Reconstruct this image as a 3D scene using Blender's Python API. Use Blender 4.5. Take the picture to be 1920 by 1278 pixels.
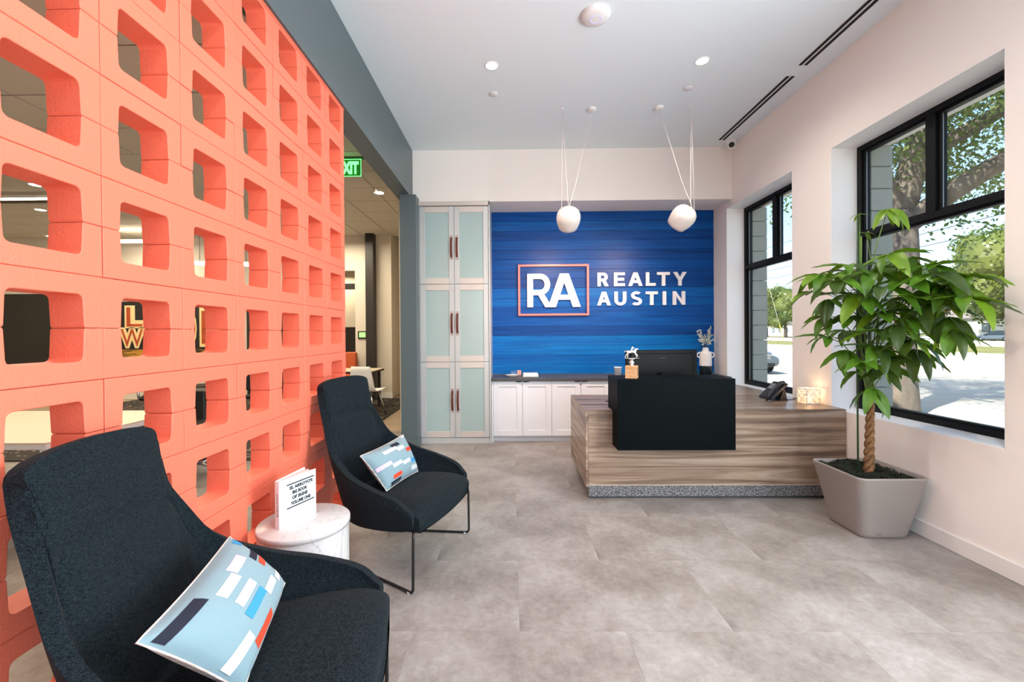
import bpy, bmesh, math, random
from mathutils import Vector, Matrix, noise
random.seed(7)
D = bpy.data
for o in list(D.objects): D.objects.remove(o)
SC = bpy.context.scene
COL = SC.collection
PI = math.pi

# ------------------------------------------------------------------ camera
H = 1.40
cam = D.cameras.new('camera'); cam_o = D.objects.new('camera', cam); COL.objects.link(cam_o)
def _rot(yaw, pit, rol):
    cy, sy, cp, sp, cr, sr = math.cos(yaw), math.sin(yaw), math.cos(pit), math.sin(pit), math.cos(rol), math.sin(rol)
    A = Matrix(((cy, 0, sy), (0, 1, 0), (-sy, 0, cy))); B = Matrix(((1, 0, 0), (0, cp, -sp), (0, sp, cp)))
    C = Matrix(((cr, -sr, 0), (sr, cr, 0), (0, 0, 1)))
    return C @ B @ A
_r = _rot(math.radians(.7405), math.radians(.3359), math.radians(-.4038))
def _w(v): return Vector((v[0], v[2], -v[1]))
_rt, _up, _bk = _w(_r[0]), -_w(_r[1]), -_w(_r[2])
cam_o.matrix_world = Matrix(((_rt.x, _up.x, _bk.x, 0), (_rt.y, _up.y, _bk.y, 0), (_rt.z, _up.z, _bk.z, H), (0, 0, 0, 1)))
cam.sensor_width = 36; cam.lens = 781 / 1920 * 36
cam.shift_x = (960 - 948.55) / 1920; cam.shift_y = (629.28 - 639) / 1920
cam.clip_start = .02; cam.clip_end = 500
SC.camera = cam_o

# ------------------------------------------------------------------ world, sun, exposure
SC.view_settings.view_transform = 'Standard'; SC.view_settings.look = 'None'
SC.view_settings.gamma = 1; SC.view_settings.use_curve_mapping = False
SC.view_settings.exposure = 0.10
W = D.worlds.new('world'); SC.world = W; W.use_nodes = True
nt = W.node_tree; bg = nt.nodes['Background']
sky = nt.nodes.new('ShaderNodeTexSky'); sky.sky_type = 'NISHITA'; sky.sun_disc = False
sky.sun_elevation = math.radians(48); sky.sun_rotation = math.radians(-110)
sky.air_density = 1.0; sky.dust_density = 1.2; sky.ozone_density = 1.5
nt.links.new(sky.outputs[0], bg.inputs[0]); bg.inputs[1].default_value = .36
def sun(name, energy, col, direction):
    l = D.lights.new(name, 'SUN'); l.energy = energy; l.color = col; l.angle = math.radians(.8)
    o = D.objects.new(name, l); COL.objects.link(o)
    o.rotation_euler = Vector(direction).to_track_quat('-Z', 'Y').to_euler(); o.location = (-20, -15, 25)
    return o
sun('sun', 13.0, (1, .95, .87), (.62, .42, -.75))
def area(name, loc, direction, sx, sy, power, col):
    l = D.lights.new(name, 'AREA'); l.shape = 'RECTANGLE'; l.size = sx; l.size_y = sy; l.energy = power; l.color = col
    o = D.objects.new(name, l); COL.objects.link(o); o.location = loc
    o.rotation_euler = Vector(direction).to_track_quat('-Z', 'Y').to_euler()
    return o
# added area lights filling in daylight from unseen openings behind and beside the camera
area('entrance_fill', (.9, -1.95, 1.7), (0, 1, .02), 3.4, 2.9, 42, (.90, .96, 1))
area('side_window_fill', (2.95, .75, 1.86), (-1, .05, 0), 1.25, 2.2, 185, (.88, .95, 1))
# warm general light of the office beyond the screen
for i, (x, y) in enumerate(((-3.2, 2.6), (-6.4, 2.6), (-3.4, 5.4), (-7.2, 5.6), (-3.6, 8.0), (-7.6, 8.1), (-10.5, 6.5))):
    area('office_light_%d' % i, (x, y, 3.4), (0, 0, -1), 1.0, 1.0, 58, (1, .86, .64))
area('far_room_light', (-4.6, 10.6, 2.95), (0, 0, -1), .8, .8, 30, (1, .82, .55))

# ------------------------------------------------------------------ materials
def srgb(r, g, b):
    f = lambda c: ((c / 255 + .055) / 1.055) ** 2.4 if c / 255 > .04045 else c / 255 / 12.92
    return (f(r), f(g), f(b), 1)
MATS = {}
def mat(name, rgb, rough=.5, metal=0, spec=.5, bump=None, var=None, emit=None, sheen=0, coat=0, tcoord='Object'):
    """bump=(scale, strength, stretch xyz) ; var=(scale, rgb2, stretch, contrast)"""
    if name in MATS: return MATS[name]
    m = D.materials.new(name); m.use_nodes = True; MATS[name] = m
    n, l = m.node_tree.nodes, m.node_tree.links
    b = n['Principled BSDF']; c = srgb(*rgb)
    b.inputs['Base Color'].default_value = c; b.inputs['Roughness'].default_value = rough
    b.inputs['Metallic'].default_value = metal; b.inputs['Specular IOR Level'].default_value = spec
    if sheen: b.inputs['Sheen Weight'].default_value = sheen
    if coat: b.inputs['Coat Weight'].default_value = coat
    if emit:
        b.inputs['Emission Color'].default_value = srgb(*emit[0]); b.inputs['Emission Strength'].default_value = emit[1]
    tc = None
    def coords(st):
        nonlocal tc
        if tc is None: tc = n.new('ShaderNodeTexCoord')
        mp = n.new('ShaderNodeMapping'); mp.inputs['Scale'].default_value = st
        l.new(tc.outputs[tcoord], mp.inputs[0]); return mp.outputs[0]
    if var:
        t = n.new('ShaderNodeTexNoise'); t.inputs['Scale'].default_value = var[0]; t.inputs['Detail'].default_value = 6
        l.new(coords(var[2] if len(var) > 2 else (1, 1, 1)), t.inputs['Vector'])
        rp = n.new('ShaderNodeValToRGB'); k = var[3] if len(var) > 3 else .2
        rp.color_ramp.elements[0].position = .5 - k; rp.color_ramp.elements[1].position = .5 + k
        rp.color_ramp.elements[0].color = c; rp.color_ramp.elements[1].color = srgb(*var[1])
        l.new(t.outputs['Fac'], rp.inputs[0]); l.new(rp.outputs[0], b.inputs['Base Color'])
    if bump:
        t = n.new('ShaderNodeTexNoise'); t.inputs['Scale'].default_value = bump[0]; t.inputs['Detail'].default_value = 4
        l.new(coords(bump[2] if len(bump) > 2 else (1, 1, 1)), t.inputs['Vector'])
        bp = n.new('ShaderNodeBump'); bp.inputs['Strength'].default_value = bump[1]; bp.inputs['Distance'].default_value = .01
        l.new(t.outputs['Fac'], bp.inputs['Height']); l.new(bp.outputs[0], b.inputs['Normal'])
    return m
M_wall = mat('wall_paint', (247, 241, 235), .75, bump=(180, .05))
M_ceil = mat('ceiling_cool_tint', (230, 241, 246), .85)  # cool daylight on the ceiling put into the colour as a cyan tint
M_trim = mat('trim_paint', (236, 234, 230), .45)
M_reveal = mat('reveal_daylit', (250, 251, 252), .6)  # near white, standing in for stronger daylight on the window reveals
M_header = mat('slate_paint', (84, 97, 101), .38, bump=(200, .04))
M_coral = mat('coral_block_paint', (240, 117, 90), .55, bump=(150, .22))
M_blackframe = mat('black_window_frame', (12, 15, 17), .5, spec=.2)
M_dark = mat('dark_pillar', (40, 34, 30), .5)
M_office_wall = mat('office_wall', (222, 214, 200), .8)
M_tile = mat('acoustic_tile', (206, 200, 188), .9, bump=(300, .15))
M_office_floor = mat('office_floor', (170, 150, 128), .45, var=(3, (150, 132, 112)))
M_chrome = mat('chrome', (200, 200, 205), .15, 1)
M_black = mat('black_metal', (14, 14, 15), .4)
M_white = mat('white_plastic', (238, 238, 238), .4)

def floor_material():
    m = mat('concrete_vinyl', (150, 142, 134), .36)
    n, l = m.node_tree.nodes, m.node_tree.links; b = n['Principled BSDF']
    tc = n.new('ShaderNodeTexCoord'); oi = n.new('ShaderNodeObjectInfo')
    add = n.new('ShaderNodeVectorMath'); add.operation = 'MULTIPLY_ADD'
    l.new(oi.outputs['Random'], add.inputs[0]); add.inputs[1].default_value = (37, 53, 0); l.new(tc.outputs['Object'], add.inputs[2])
    t1 = n.new('ShaderNodeTexNoise'); t1.inputs['Scale'].default_value = 2.4; t1.inputs['Detail'].default_value = 9; t1.inputs['Roughness'].default_value = .62
    t2 = n.new('ShaderNodeTexNoise'); t2.inputs['Scale'].default_value = 28; t2.inputs['Detail'].default_value = 8; t2.inputs['Roughness'].default_value = .7
    l.new(tc.outputs['Object'], t1.inputs[0]); l.new(add.outputs[0], t2.inputs[0])
    mx = n.new('ShaderNodeMath'); mx.operation = 'MULTIPLY_ADD'; l.new(t2.outputs[0], mx.inputs[0]); mx.inputs[1].default_value = .45
    l.new(t1.outputs[0], mx.inputs[2])
    ad = n.new('ShaderNodeMath'); ad.operation = 'MULTIPLY_ADD'; l.new(oi.outputs['Random'], ad.inputs[0]); ad.inputs[1].default_value = .018; l.new(mx.outputs[0], ad.inputs[2])
    rp = n.new('ShaderNodeValToRGB'); e = rp.color_ramp.elements
    e[0].position = .50; e[0].color = srgb(106, 99, 95); e[1].position = 1.0; e[1].color = srgb(172, 168, 166)
    x = e.new(.73); x.color = srgb(142, 135, 130)
    l.new(ad.outputs[0], rp.inputs[0]); l.new(rp.outputs[0], b.inputs['Base Color'])
    bp = n.new('ShaderNodeBump'); bp.inputs['Strength'].default_value = .06; bp.inputs['Distance'].default_value = .005
    l.new(t2.outputs[0], bp.inputs['Height']); l.new(bp.outputs[0], b.inputs['Normal'])
    rr = n.new('ShaderNodeMapRange'); rr.inputs[3].default_value = .30; rr.inputs[4].default_value = .5
    l.new(t2.outputs[0], rr.inputs[0]); l.new(rr.outputs[0], b.inputs['Roughness'])
    return m
M_floor = floor_material()

def grain_material(name, cols, stretch, scale=1, rough=.4, bump=.15, pos=(.3, .5, .7), dist=1.5):
    m = mat(name, cols[0], rough, coat=.15 if 'walnut' in name else 0); n, l = m.node_tree.nodes, m.node_tree.links; b = n['Principled BSDF']
    tc = n.new('ShaderNodeTexCoord'); mp = n.new('ShaderNodeMapping'); mp.inputs['Scale'].default_value = stretch
    l.new(tc.outputs['Object'], mp.inputs[0])
    t = n.new('ShaderNodeTexNoise'); t.inputs['Scale'].default_value = scale; t.inputs['Detail'].default_value = 7
    t.inputs['Roughness'].default_value = .6; t.inputs['Distortion'].default_value = dist
    l.new(mp.outputs[0], t.inputs[0])
    rp = n.new('ShaderNodeValToRGB'); e = rp.color_ramp.elements
    e[0].position = pos[0]; e[0].color = srgb(*cols[0]); e[1].position = pos[-1]; e[1].color = srgb(*cols[-1])
    for c, p in zip(cols[1:-1], pos[1:-1]): x = e.new(p); x.color = srgb(*c)
    l.new(t.outputs[0], rp.inputs[0]); l.new(rp.outputs[0], b.inputs['Base Color'])
    bp = n.new('ShaderNodeBump'); bp.inputs['Strength'].default_value = bump; bp.inputs['Distance'].default_value = .004
    l.new(t.outputs[0], bp.inputs['Height']); l.new(bp.outputs[0], b.inputs['Normal'])
    return m
WC = ((76, 60, 48), (122, 100, 82), (160, 138, 117), (186, 168, 150))
M_wood_x = grain_material('walnut_laminate_lengthwise', WC, (.55, 13, 13), pos=(.28, .44, .56, .72))
M_wood_y = grain_material('walnut_laminate_end_panel', WC, (13, .55, 13), pos=(.28, .44, .56, .72))

def plank_material():
    m = mat('blue_stained_plank', (10, 80, 160), .38, spec=.20); n, l = m.node_tree.nodes, m.node_tree.links; b = n['Principled BSDF']
    tc = n.new('ShaderNodeTexCoord'); oi = n.new('ShaderNodeObjectInfo')
    mp = n.new('ShaderNodeMapping'); mp.inputs['Scale'].default_value = (1.0, 30, 38); l.new(tc.outputs['Object'], mp.inputs[0])
    ad = n.new('ShaderNodeVectorMath'); ad.operation = 'MULTIPLY_ADD'; l.new(oi.outputs['Random'], ad.inputs[0]); ad.inputs[1].default_value = (50, 9, 70)
    l.new(mp.outputs[0], ad.inputs[2])
    t = n.new('ShaderNodeTexNoise'); t.inputs['Scale'].default_value = 1; t.inputs['Detail'].default_value = 6; t.inputs['Distortion'].default_value = .8
    l.new(ad.outputs[0], t.inputs[0])
    m1 = n.new('ShaderNodeMath'); m1.operation = 'MULTIPLY_ADD'; l.new(oi.outputs['Random'], m1.inputs[0]); m1.inputs[1].default_value = .38; gm = n.new('ShaderNodeMath'); gm.operation = 'MULTIPLY'; l.new(t.outputs[0], gm.inputs[0]); gm.inputs[1].default_value = .62; l.new(gm.outputs[0], m1.inputs[2])
    rp = n.new('ShaderNodeValToRGB'); e = rp.color_ramp.elements
    e[0].position = .16; e[0].color = srgb(0, 44, 106); e[1].position = .76; e[1].color = srgb(0, 116, 192)
    x = e.new(.44); x.color = srgb(0, 74, 154)
    l.new(m1.outputs[0], rp.inputs[0]); l.new(rp.outputs[0], b.inputs['Base Color'])
    bp = n.new('ShaderNodeBump'); bp.inputs['Strength'].default_value = .35; bp.inputs['Distance'].default_value = .004
    l.new(t.outputs[0], bp.inputs['Height']); l.new(bp.outputs[0], b.inputs['Normal'])
    return m
M_plank = plank_material()

def fabric_material():
    m = mat('charcoal_fabric', (40, 46, 50), .95, spec=.08, sheen=.03); n, l = m.node_tree.nodes, m.node_tree.links; b = n['Principled BSDF']
    tc = n.new('ShaderNodeTexCoord'); outs = []
    for st in ((1300, 1300, 120), (200, 200, 1300), (500, 1300, 1300)):
        mp = n.new('ShaderNodeMapping'); mp.inputs['Scale'].default_value = st; l.new(tc.outputs['Object'], mp.inputs[0])
        t = n.new('ShaderNodeTexNoise'); t.inputs['Scale'].default_value = .55; t.inputs['Detail'].default_value = 2; l.new(mp.outputs[0], t.inputs[0]); outs.append(t.outputs[0])
    a = n.new('ShaderNodeMath'); a.operation = 'ADD'; l.new(outs[0], a.inputs[0]); l.new(outs[1], a.inputs[1])
    a2 = n.new('ShaderNodeMath'); a2.operation = 'ADD'; l.new(a.outputs[0], a2.inputs[0]); l.new(outs[2], a2.inputs[1])
    rp = n.new('ShaderNodeMapRange'); rp.inputs[1].default_value = 1.25; rp.inputs[2].default_value = 1.8; l.new(a2.outputs[0], rp.inputs[0])
    mx = n.new('ShaderNodeMix'); mx.data_type = 'RGBA'; mx.inputs[6].default_value = srgb(4, 9, 11); mx.inputs[7].default_value = srgb(38, 48, 54)
    l.new(rp.outputs[0], mx.inputs[0]); l.new(mx.outputs[2], b.inputs['Base Color'])
    bp = n.new('ShaderNodeBump'); bp.inputs['Strength'].default_value = .4; bp.inputs['Distance'].default_value = .002
    l.new(a2.outputs[0], bp.inputs['Height']); l.new(bp.outputs[0], b.inputs['Normal'])
    return m
M_fabric = fabric_material()

def speck_material(name, c1, c2, scale, thr=.5, rough=.6, w=.05):
    m = mat(name, c1, rough); n, l = m.node_tree.nodes, m.node_tree.links; b = n['Principled BSDF']
    tc = n.new('ShaderNodeTexCoord'); t = n.new('ShaderNodeTexNoise'); t.inputs['Scale'].default_value = scale; t.inputs['Detail'].default_value = 2
    l.new(tc.outputs['Object'], t.inputs[0]); rp = n.new('ShaderNodeValToRGB'); e = rp.color_ramp.elements
    e[0].position = thr - w; e[0].color = srgb(*c1); e[1].position = thr + w; e[1].color = srgb(*c2)
    l.new(t.outputs[0], rp.inputs[0]); l.new(rp.outputs[0], b.inputs['Base Color']); return m
def marble_material():
    m = mat('white_marble', (208, 206, 205), .25); n, l = m.node_tree.nodes, m.node_tree.links; b = n['Principled BSDF']
    tc = n.new('ShaderNodeTexCoord'); mp = n.new('ShaderNodeMapping'); mp.inputs['Scale'].default_value = (5, 5, 1.6); mp.inputs['Rotation'].default_value = (.3, .2, .5)
    l.new(tc.outputs['Object'], mp.inputs[0])
    t = n.new('ShaderNodeTexNoise'); t.inputs['Scale'].default_value = 1.1; t.inputs['Detail'].default_value = 8; t.inputs['Distortion'].default_value = 1.4; l.new(mp.outputs[0], t.inputs[0])
    s = n.new('ShaderNodeMath'); s.operation = 'SUBTRACT'; l.new(t.outputs[0], s.inputs[0]); s.inputs[1].default_value = .5
    a = n.new('ShaderNodeMath'); a.operation = 'ABSOLUTE'; l.new(s.outputs[0], a.inputs[0])
    rp = n.new('ShaderNodeValToRGB'); e = rp.color_ramp.elements
    e[0].position = 0; e[0].color = srgb(176, 176, 178); e[1].position = .010; e[1].color = srgb(210, 208, 207)
    x = e.new(.004); x.color = srgb(196, 195, 195)
    l.new(a.outputs[0], rp.inputs[0]); l.new(rp.outputs[0], b.inputs['Base Color']); return m
def glass_material(name='window_glass', tint=(.97, .99, .985), f=.06):
    m = D.materials.new(name); m.use_nodes = True; n, l = m.node_tree.nodes, m.node_tree.links; n.remove(n['Principled BSDF'])
    t = n.new('ShaderNodeBsdfTransparent'); t.inputs[0].default_value = (*tint, 1)
    g = n.new('ShaderNodeBsdfGlossy'); g.inputs['Roughness'].default_value = .02
    lw = n.new('ShaderNodeLayerWeight'); lw.inputs[0].default_value = .5; pw = n.new('ShaderNodeMath'); pw.operation = 'POWER'; l.new(lw.outputs['Facing'], pw.inputs[0]); pw.inputs[1].default_value = 5.0; fr = n.new('ShaderNodeMath'); fr.operation = 'MULTIPLY_ADD'; l.new(pw.outputs[0], fr.inputs[0]); fr.inputs[1].default_value = .7; fr.inputs[2].default_value = .03
    mx = n.new('ShaderNodeMixShader'); l.new(fr.outputs[0], mx.inputs[0]); l.new(t.outputs[0], mx.inputs[1]); l.new(g.outputs[0], mx.inputs[2])
    l.new(mx.outputs[0], n['Material Output'].inputs[0]); return m
M_glass = glass_material()
M_acrylic = glass_material('clear_acrylic', (.95, .96, .97))

# ------------------------------------------------------------------ helpers
def link(o): COL.objects.link(o); return o
def thing(name, label, cat, loc=(0, 0, 0), rotz=0, group=None, kind=None):
    o = link(D.objects.new(name, None)); o.location = loc; o.rotation_euler = (0, 0, rotz); o.empty_display_size = .1
    return tag(o, label, cat, group, kind)
def tag(o, label=None, cat=None, group=None, kind=None):
    if label: o['label'] = label
    if cat: o['category'] = cat
    if group: o['group'] = group
    if kind: o['kind'] = kind
    return o
def T(root): return Matrix.Translation(root.location) @ root.rotation_euler.to_matrix().to_4x4()
def obj(name, me, m=None, parent=None, world=True, smooth=False, label=None):
    """mesh (or bmesh) -> object. world=True: the vertices are world coordinates also under a parent."""
    if isinstance(me, bmesh.types.BMesh):
        bm = me; me = D.meshes.new(name); bm.to_mesh(me); bm.free()
    o = link(D.objects.new(name, me))
    if m is not None and not me.materials:
        for k in (m if isinstance(m, (list, tuple)) else [m]): me.materials.append(k)
    if smooth: me.shade_smooth()
    if parent:
        o.parent = parent
        if world: o.matrix_parent_inverse = (PT(parent)).inverted()
    if label: o['label'] = label
    return o
def PT(p):
    if p.parent is None: return T(p) if p.type == 'EMPTY' else Matrix.Translation(p.location) @ p.rotation_euler.to_matrix().to_4x4()
    return PT(p.parent) @ p.matrix_parent_inverse @ Matrix.LocRotScale(p.location, p.rotation_euler, p.scale)
def box(bm, x0, x1, y0, y1, z0, z1, bev=0, seg=1, mi=0, M=None):
    r = bmesh.ops.create_cube(bm, size=1, matrix=Matrix.Translation(((x0 + x1) / 2, (y0 + y1) / 2, (z0 + z1) / 2)) @ Matrix.Diagonal((abs(x1 - x0), abs(y1 - y0), abs(z1 - z0), 1)))
    vs = r['verts']
    if bev:
        es = list({e for v in vs for e in v.link_edges})
        q = bmesh.ops.bevel(bm, geom=es, offset=bev, segments=seg, affect='EDGES', profile=.5); vs = list({v for f in q['faces'] for v in f.verts} | {v for v in vs if v.is_valid})
    if mi:
        for f in {f for v in vs for f in v.link_faces}: f.material_index = mi
    if M is not None: bmesh.ops.transform(bm, matrix=M, verts=vs)
    return vs
def B(name, m, parent, *b, bev=.002, seg=1, world=True, smooth=False, label=None, M=None):
    bm = bmesh.new(); box(bm, *b, bev=bev, seg=seg, M=M); return obj(name, bm, m, parent, world, smooth, label)
def struct(name, m, *b, bev=0):
    o = B(name, m, None, *b, bev=bev); o['kind'] = 'structure'; return o
def cyl(bm, c, r1, r2, h, n=24, M=None, caps=True):
    """cone frustum from z=c.z up"""
    mt = Matrix.Translation((c[0], c[1], c[2] + h / 2))
    if M is not None: mt = M @ mt
    return bmesh.ops.create_cone(bm, cap_ends=caps, segments=n, radius1=r1, radius2=r2, depth=h, matrix=mt)['verts']
def tube(bm, pts, r, n=8, closed=False, cap=True):
    pts = [Vector(p) for p in pts]; rs = r if isinstance(r, (list, tuple)) else [r] * len(pts); rings = []; up = None
    N = len(pts)
    for i, p in enumerate(pts):
        a = pts[i - 1] if (i or closed) else p; b = pts[(i + 1) % N] if (i < N - 1 or closed) else p
        d = (b - a).normalized()
        if up is None: up = d.orthogonal().normalized()
        up = (up - d * up.dot(d)); up = up.normalized() if up.length > 1e-6 else d.orthogonal().normalized()
        s = d.cross(up)
        rings.append([bm.verts.new(p + (up * math.cos(2 * PI * k / n) + s * math.sin(2 * PI * k / n)) * rs[i]) for k in range(n)])
    for i in range(N if closed else N - 1):
        A, C = rings[i], rings[(i + 1) % N]
        for k in range(n):
            f = bm.faces.new((A[k], A[(k + 1) % n], C[(k + 1) % n], C[k])); f.smooth = True
    if cap and not closed: bm.faces.new(rings[0][::-1]); bm.faces.new(rings[-1])
def lathe(bm, prof, c=(0, 0, 0), n=28, M=None):
    rings = []
    for r, z in prof:
        ring = []
        for k in range(n if r > 1e-6 else 1):
            v = Vector((c[0] + r * math.cos(2 * PI * k / n), c[1] + r * math.sin(2 * PI * k / n), c[2] + z))
            ring.append(bm.verts.new(M @ v if M is not None else v))
        rings.append(ring)
    for A, C in zip(rings, rings[1:]):
        for k in range(n):
            a, b2 = A[k % len(A)], A[(k + 1) % len(A)]; c2, d = C[(k + 1) % len(C)], C[k % len(C)]
            q = [a]
            for v in (b2, c2, d):
                if v not in q: q.append(v)
            if len(q) > 2: f = bm.faces.new(q); f.smooth = True
def fillet(pts, r, n=4):
    out = []; pts = [Vector(p) for p in pts]
    for i, p in enumerate(pts):
        if i in (0, len(pts) - 1): out.append(p); continue
        a = (pts[i - 1] - p).normalized() * r; b = (pts[i + 1] - p).normalized() * r
        for k in range(n + 1):
            t = k / n; out.append(p + a * (1 - t) ** 2 + b * t ** 2)
    return out
def prism(bm, poly, axis, a0, a1):
    """extrude polygon (list of 2d) along axis 'x','y','z' from a0 to a1"""
    f = {'x': lambda p, a: (a, p[0], p[1]), 'y': lambda p, a: (p[0], a, p[1]), 'z': lambda p, a: (p[0], p[1], a)}[axis]
    A = [bm.verts.new(f(p, a0)) for p in poly]; C = [bm.verts.new(f(p, a1)) for p in poly]; n = len(poly)
    bm.faces.new(A); bm.faces.new(C[::-1])
    for i in range(n): bm.faces.new((A[i], C[i], C[(i + 1) % n], A[(i + 1) % n]))
    bmesh.ops.recalc_face_normals(bm, faces=bm.faces)
_tc = {}
def text_mesh(s, size, depth=.003, bold=0, space=1.0):
    k = (s, size, depth, bold)
    if k not in _tc:
        c = D.curves.new('lettering', 'FONT'); c.body = s; c.size = size; c.extrude = depth / 2; c.offset = bold; c.align_x = 'CENTER'; c.align_y = 'CENTER'
        c.space_character = space; c.resolution_u = 3
        o = D.objects.new('lettering', c); COL.objects.link(o); bpy.context.view_layer.update()
        me = D.meshes.new_from_object(o); D.objects.remove(o); D.curves.remove(c); _tc[k] = me
    return _tc[k].copy()
def text(name, s, size, M, m, parent, depth=.003, bold=0, fit=None, space=1.0, label=None):
    me = text_mesh(s, size, depth, bold, space)
    xs = [v.co.x for v in me.vertices]; ys = [v.co.y for v in me.vertices]
    cx, cy = (min(xs) + max(xs)) / 2, (min(ys) + max(ys)) / 2; sx = sy = 1
    if fit: sx = fit[0] / (max(xs) - min(xs)); sy = fit[1] / (max(ys) - min(ys))
    for v in me.vertices: v.co = M @ Vector(((v.co.x - cx) * sx, (v.co.y - cy) * sy, v.co.z))
    me.materials.clear(); return obj(name, me, m, parent, label=label)
def face_neg_y(x, y, z): return Matrix.Translation((x, y, z)) @ Matrix.Rotation(PI / 2, 4, 'X')

# ================================================================== THE SETTING
XR, XO, ZC = 2.797, 3.27, 3.735          # right wall face, its outer face, lobby ceiling
YB = 5.79                                # plank wall face
ZH = 3.117; XH0, XH1 = -1.425, -1.245     # header beam
WIN = ((4.18, 5.44), (2.395, 3.68), (.15, 1.40))
ZS, ZT = .722, 2.995
# floor: slab with the vinyl tiles on it as pieces
floor = struct('floor', M_floor, -12.3, XO, -2.2, 6.0, -.12, -.004)
fl2 = struct('floor', M_office_floor, -12.3, -1.42, 6.0, 11.6, -.12, -.004)
_fm = {}
def tile(x0, x1, y0, y1, parent, m):
    k = (round(x1 - x0, 3), round(y1 - y0, 3), m.name)
    if k not in _fm:
        bm = bmesh.new(); w, d = x1 - x0 - .0004, y1 - y0 - .0004
        box(bm, -w / 2, w / 2, -d / 2, d / 2, -.003, 0, bev=.0003); me = D.meshes.new('floor_tile'); bm.to_mesh(me); bm.free(); me.materials.append(m); _fm[k] = me
    o = link(D.objects.new('floor_tile', _fm[k])); o.location = ((x0 + x1) / 2, (y0 + y1) / 2, 0); o.parent = parent
    o.matrix_parent_inverse = PT(parent).inverted(); return o
row = 0; y = -.49
while y < 5.80:
    x = -3.0 + (.0, .5)[row % 2] + .03
    x0 = -3.2
    while x0 < XR:
        x1 = min(x, XR) if x > x0 else x0
        if x1 - x0 > .02: tile(x0, x1, y, min(y + .61, 5.80), floor, M_floor)
        x0 = x1; x += 1.0
        if x1 >= XR: break
    y += .61; row += 1
# lobby ceiling, soffit, roof
ceiling = struct('ceiling', M_ceil, XH0, XO, -2.2, 5.95, ZC, ZC + .2)
struct('trim_1', M_wall, XH1, XR, 5.31, 5.80, 3.078, ZC)
struct('wall_back', M_wall, -1.42, XO, 5.802, 6.0, 0, ZC)
wb = D.objects['wall_back']
n = 17; z0 = .835; z1 = 3.078; ph = (z1 - z0) / n
for i in range(n):
    za = z0 + i * ph; cuts = [-.262] + ([(.9, 1.9, .35, 1.45, 2.1)[i % 5]] if i % 3 == 9 else []) + [XR]
    for xa, xb in zip(cuts, cuts[1:]):
        dep = random.uniform(.0, .006)
        B('plank', M_plank, wb, xa + .0005, xb - .0005, YB - .006 - dep, 5.801, za + .0008, za + ph - .0008, bev=.0015)
# wall right with three window openings
def right_wall():
    bm = bmesh.new(); ys = [-2.2] + [v for w in sorted(WIN) for v in w] + [5.802]
    for i in range(0, len(ys), 2): box(bm, XR, XO, ys[i], ys[i + 1], -.15, ZC)
    for a, b in WIN: box(bm, XR, XO, a, b, -.15, ZS); box(bm, XR, XO, a, b, ZT, ZC)
    box(bm, XR, XO, -2.2, 6.0, ZC + .2, 4.5); box(bm, XR, XO, 5.802, 6.0, -.15, ZC)
    return obj('wall_right', bm, M_wall)
wr = right_wall(); wr['kind'] = 'structure'
# linings of the reveals, their daylight brightness put into the colour
for i, (a, b) in enumerate(WIN):
    bm = bmesh.new(); t = .004
    box(bm, XR + .001, 3.02, a, b, ZS, ZS + t); box(bm, XR + .001, 3.02, a, b, ZT - t, ZT)
    box(bm, XR + .001, 3.02, a, a + t, ZS, ZT); box(bm, XR + .001, 3.02, b - t, b, ZS, ZT)
    o = obj('trim_%d' % (2 + i), bm, M_reveal); o['kind'] = 'structure'
M_ext = mat('painted_masonry', (150, 156, 148), .8, bump=(60, .3))
for a, b in WIN[:2]:
    z = ZS; k = 0
    while z < ZT - .01:
        zz = min(z + .19, ZT)
        B('block', M_ext, wr, 3.10, XO + .02, b - .05, b - .0045, z + .003, zz - .003, bev=.006); z = zz; k += 1
# baseboards
def trim(name, m, *b, bev=.003): return struct(name, m, *b, bev=bev)
trim('baseboard_right', M_trim, XR - .014, XR, -2.0, 3.50, 0, .105)
trim('baseboard_left', M_header, -1.372, -1.150, 5.10, 5.30, 0, .10, bev=.002)
# header beam and end pier
o = struct('wall_left', M_header, XH0, XH1, -2.2, 5.12, ZH, ZC)
def pier():
    bm = bmesh.new(); box(bm, -1.365, -1.165, 5.12, 5.31, 0, ZH); box(bm, XH0, XH1, 5.12, 5.95, ZH, ZC); box(bm, -1.415, -1.235, 5.31, 5.95, 0, ZH)
    return obj('wall_left', bm, M_header)
pier()['kind'] = 'structure'
struct('trim_5', M_wall, -1.235, -1.166, 5.30, 5.80, 0, 3.078)
# rear wall of the lobby with an unseen opening put in for fill light
def rear():
    bm = bmesh.new(); box(bm, -12.3, -1.0, -2.2, -2.02, 0, 3.9); box(bm, 2.75, XO, -2.2, -2.02, 0, 3.9); box(bm, -1.0, 2.75, -2.2, -2.02, 3.3, 3.9)
    return obj('wall_rear', bm, M_wall)
rear()['kind'] = 'structure'
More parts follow.
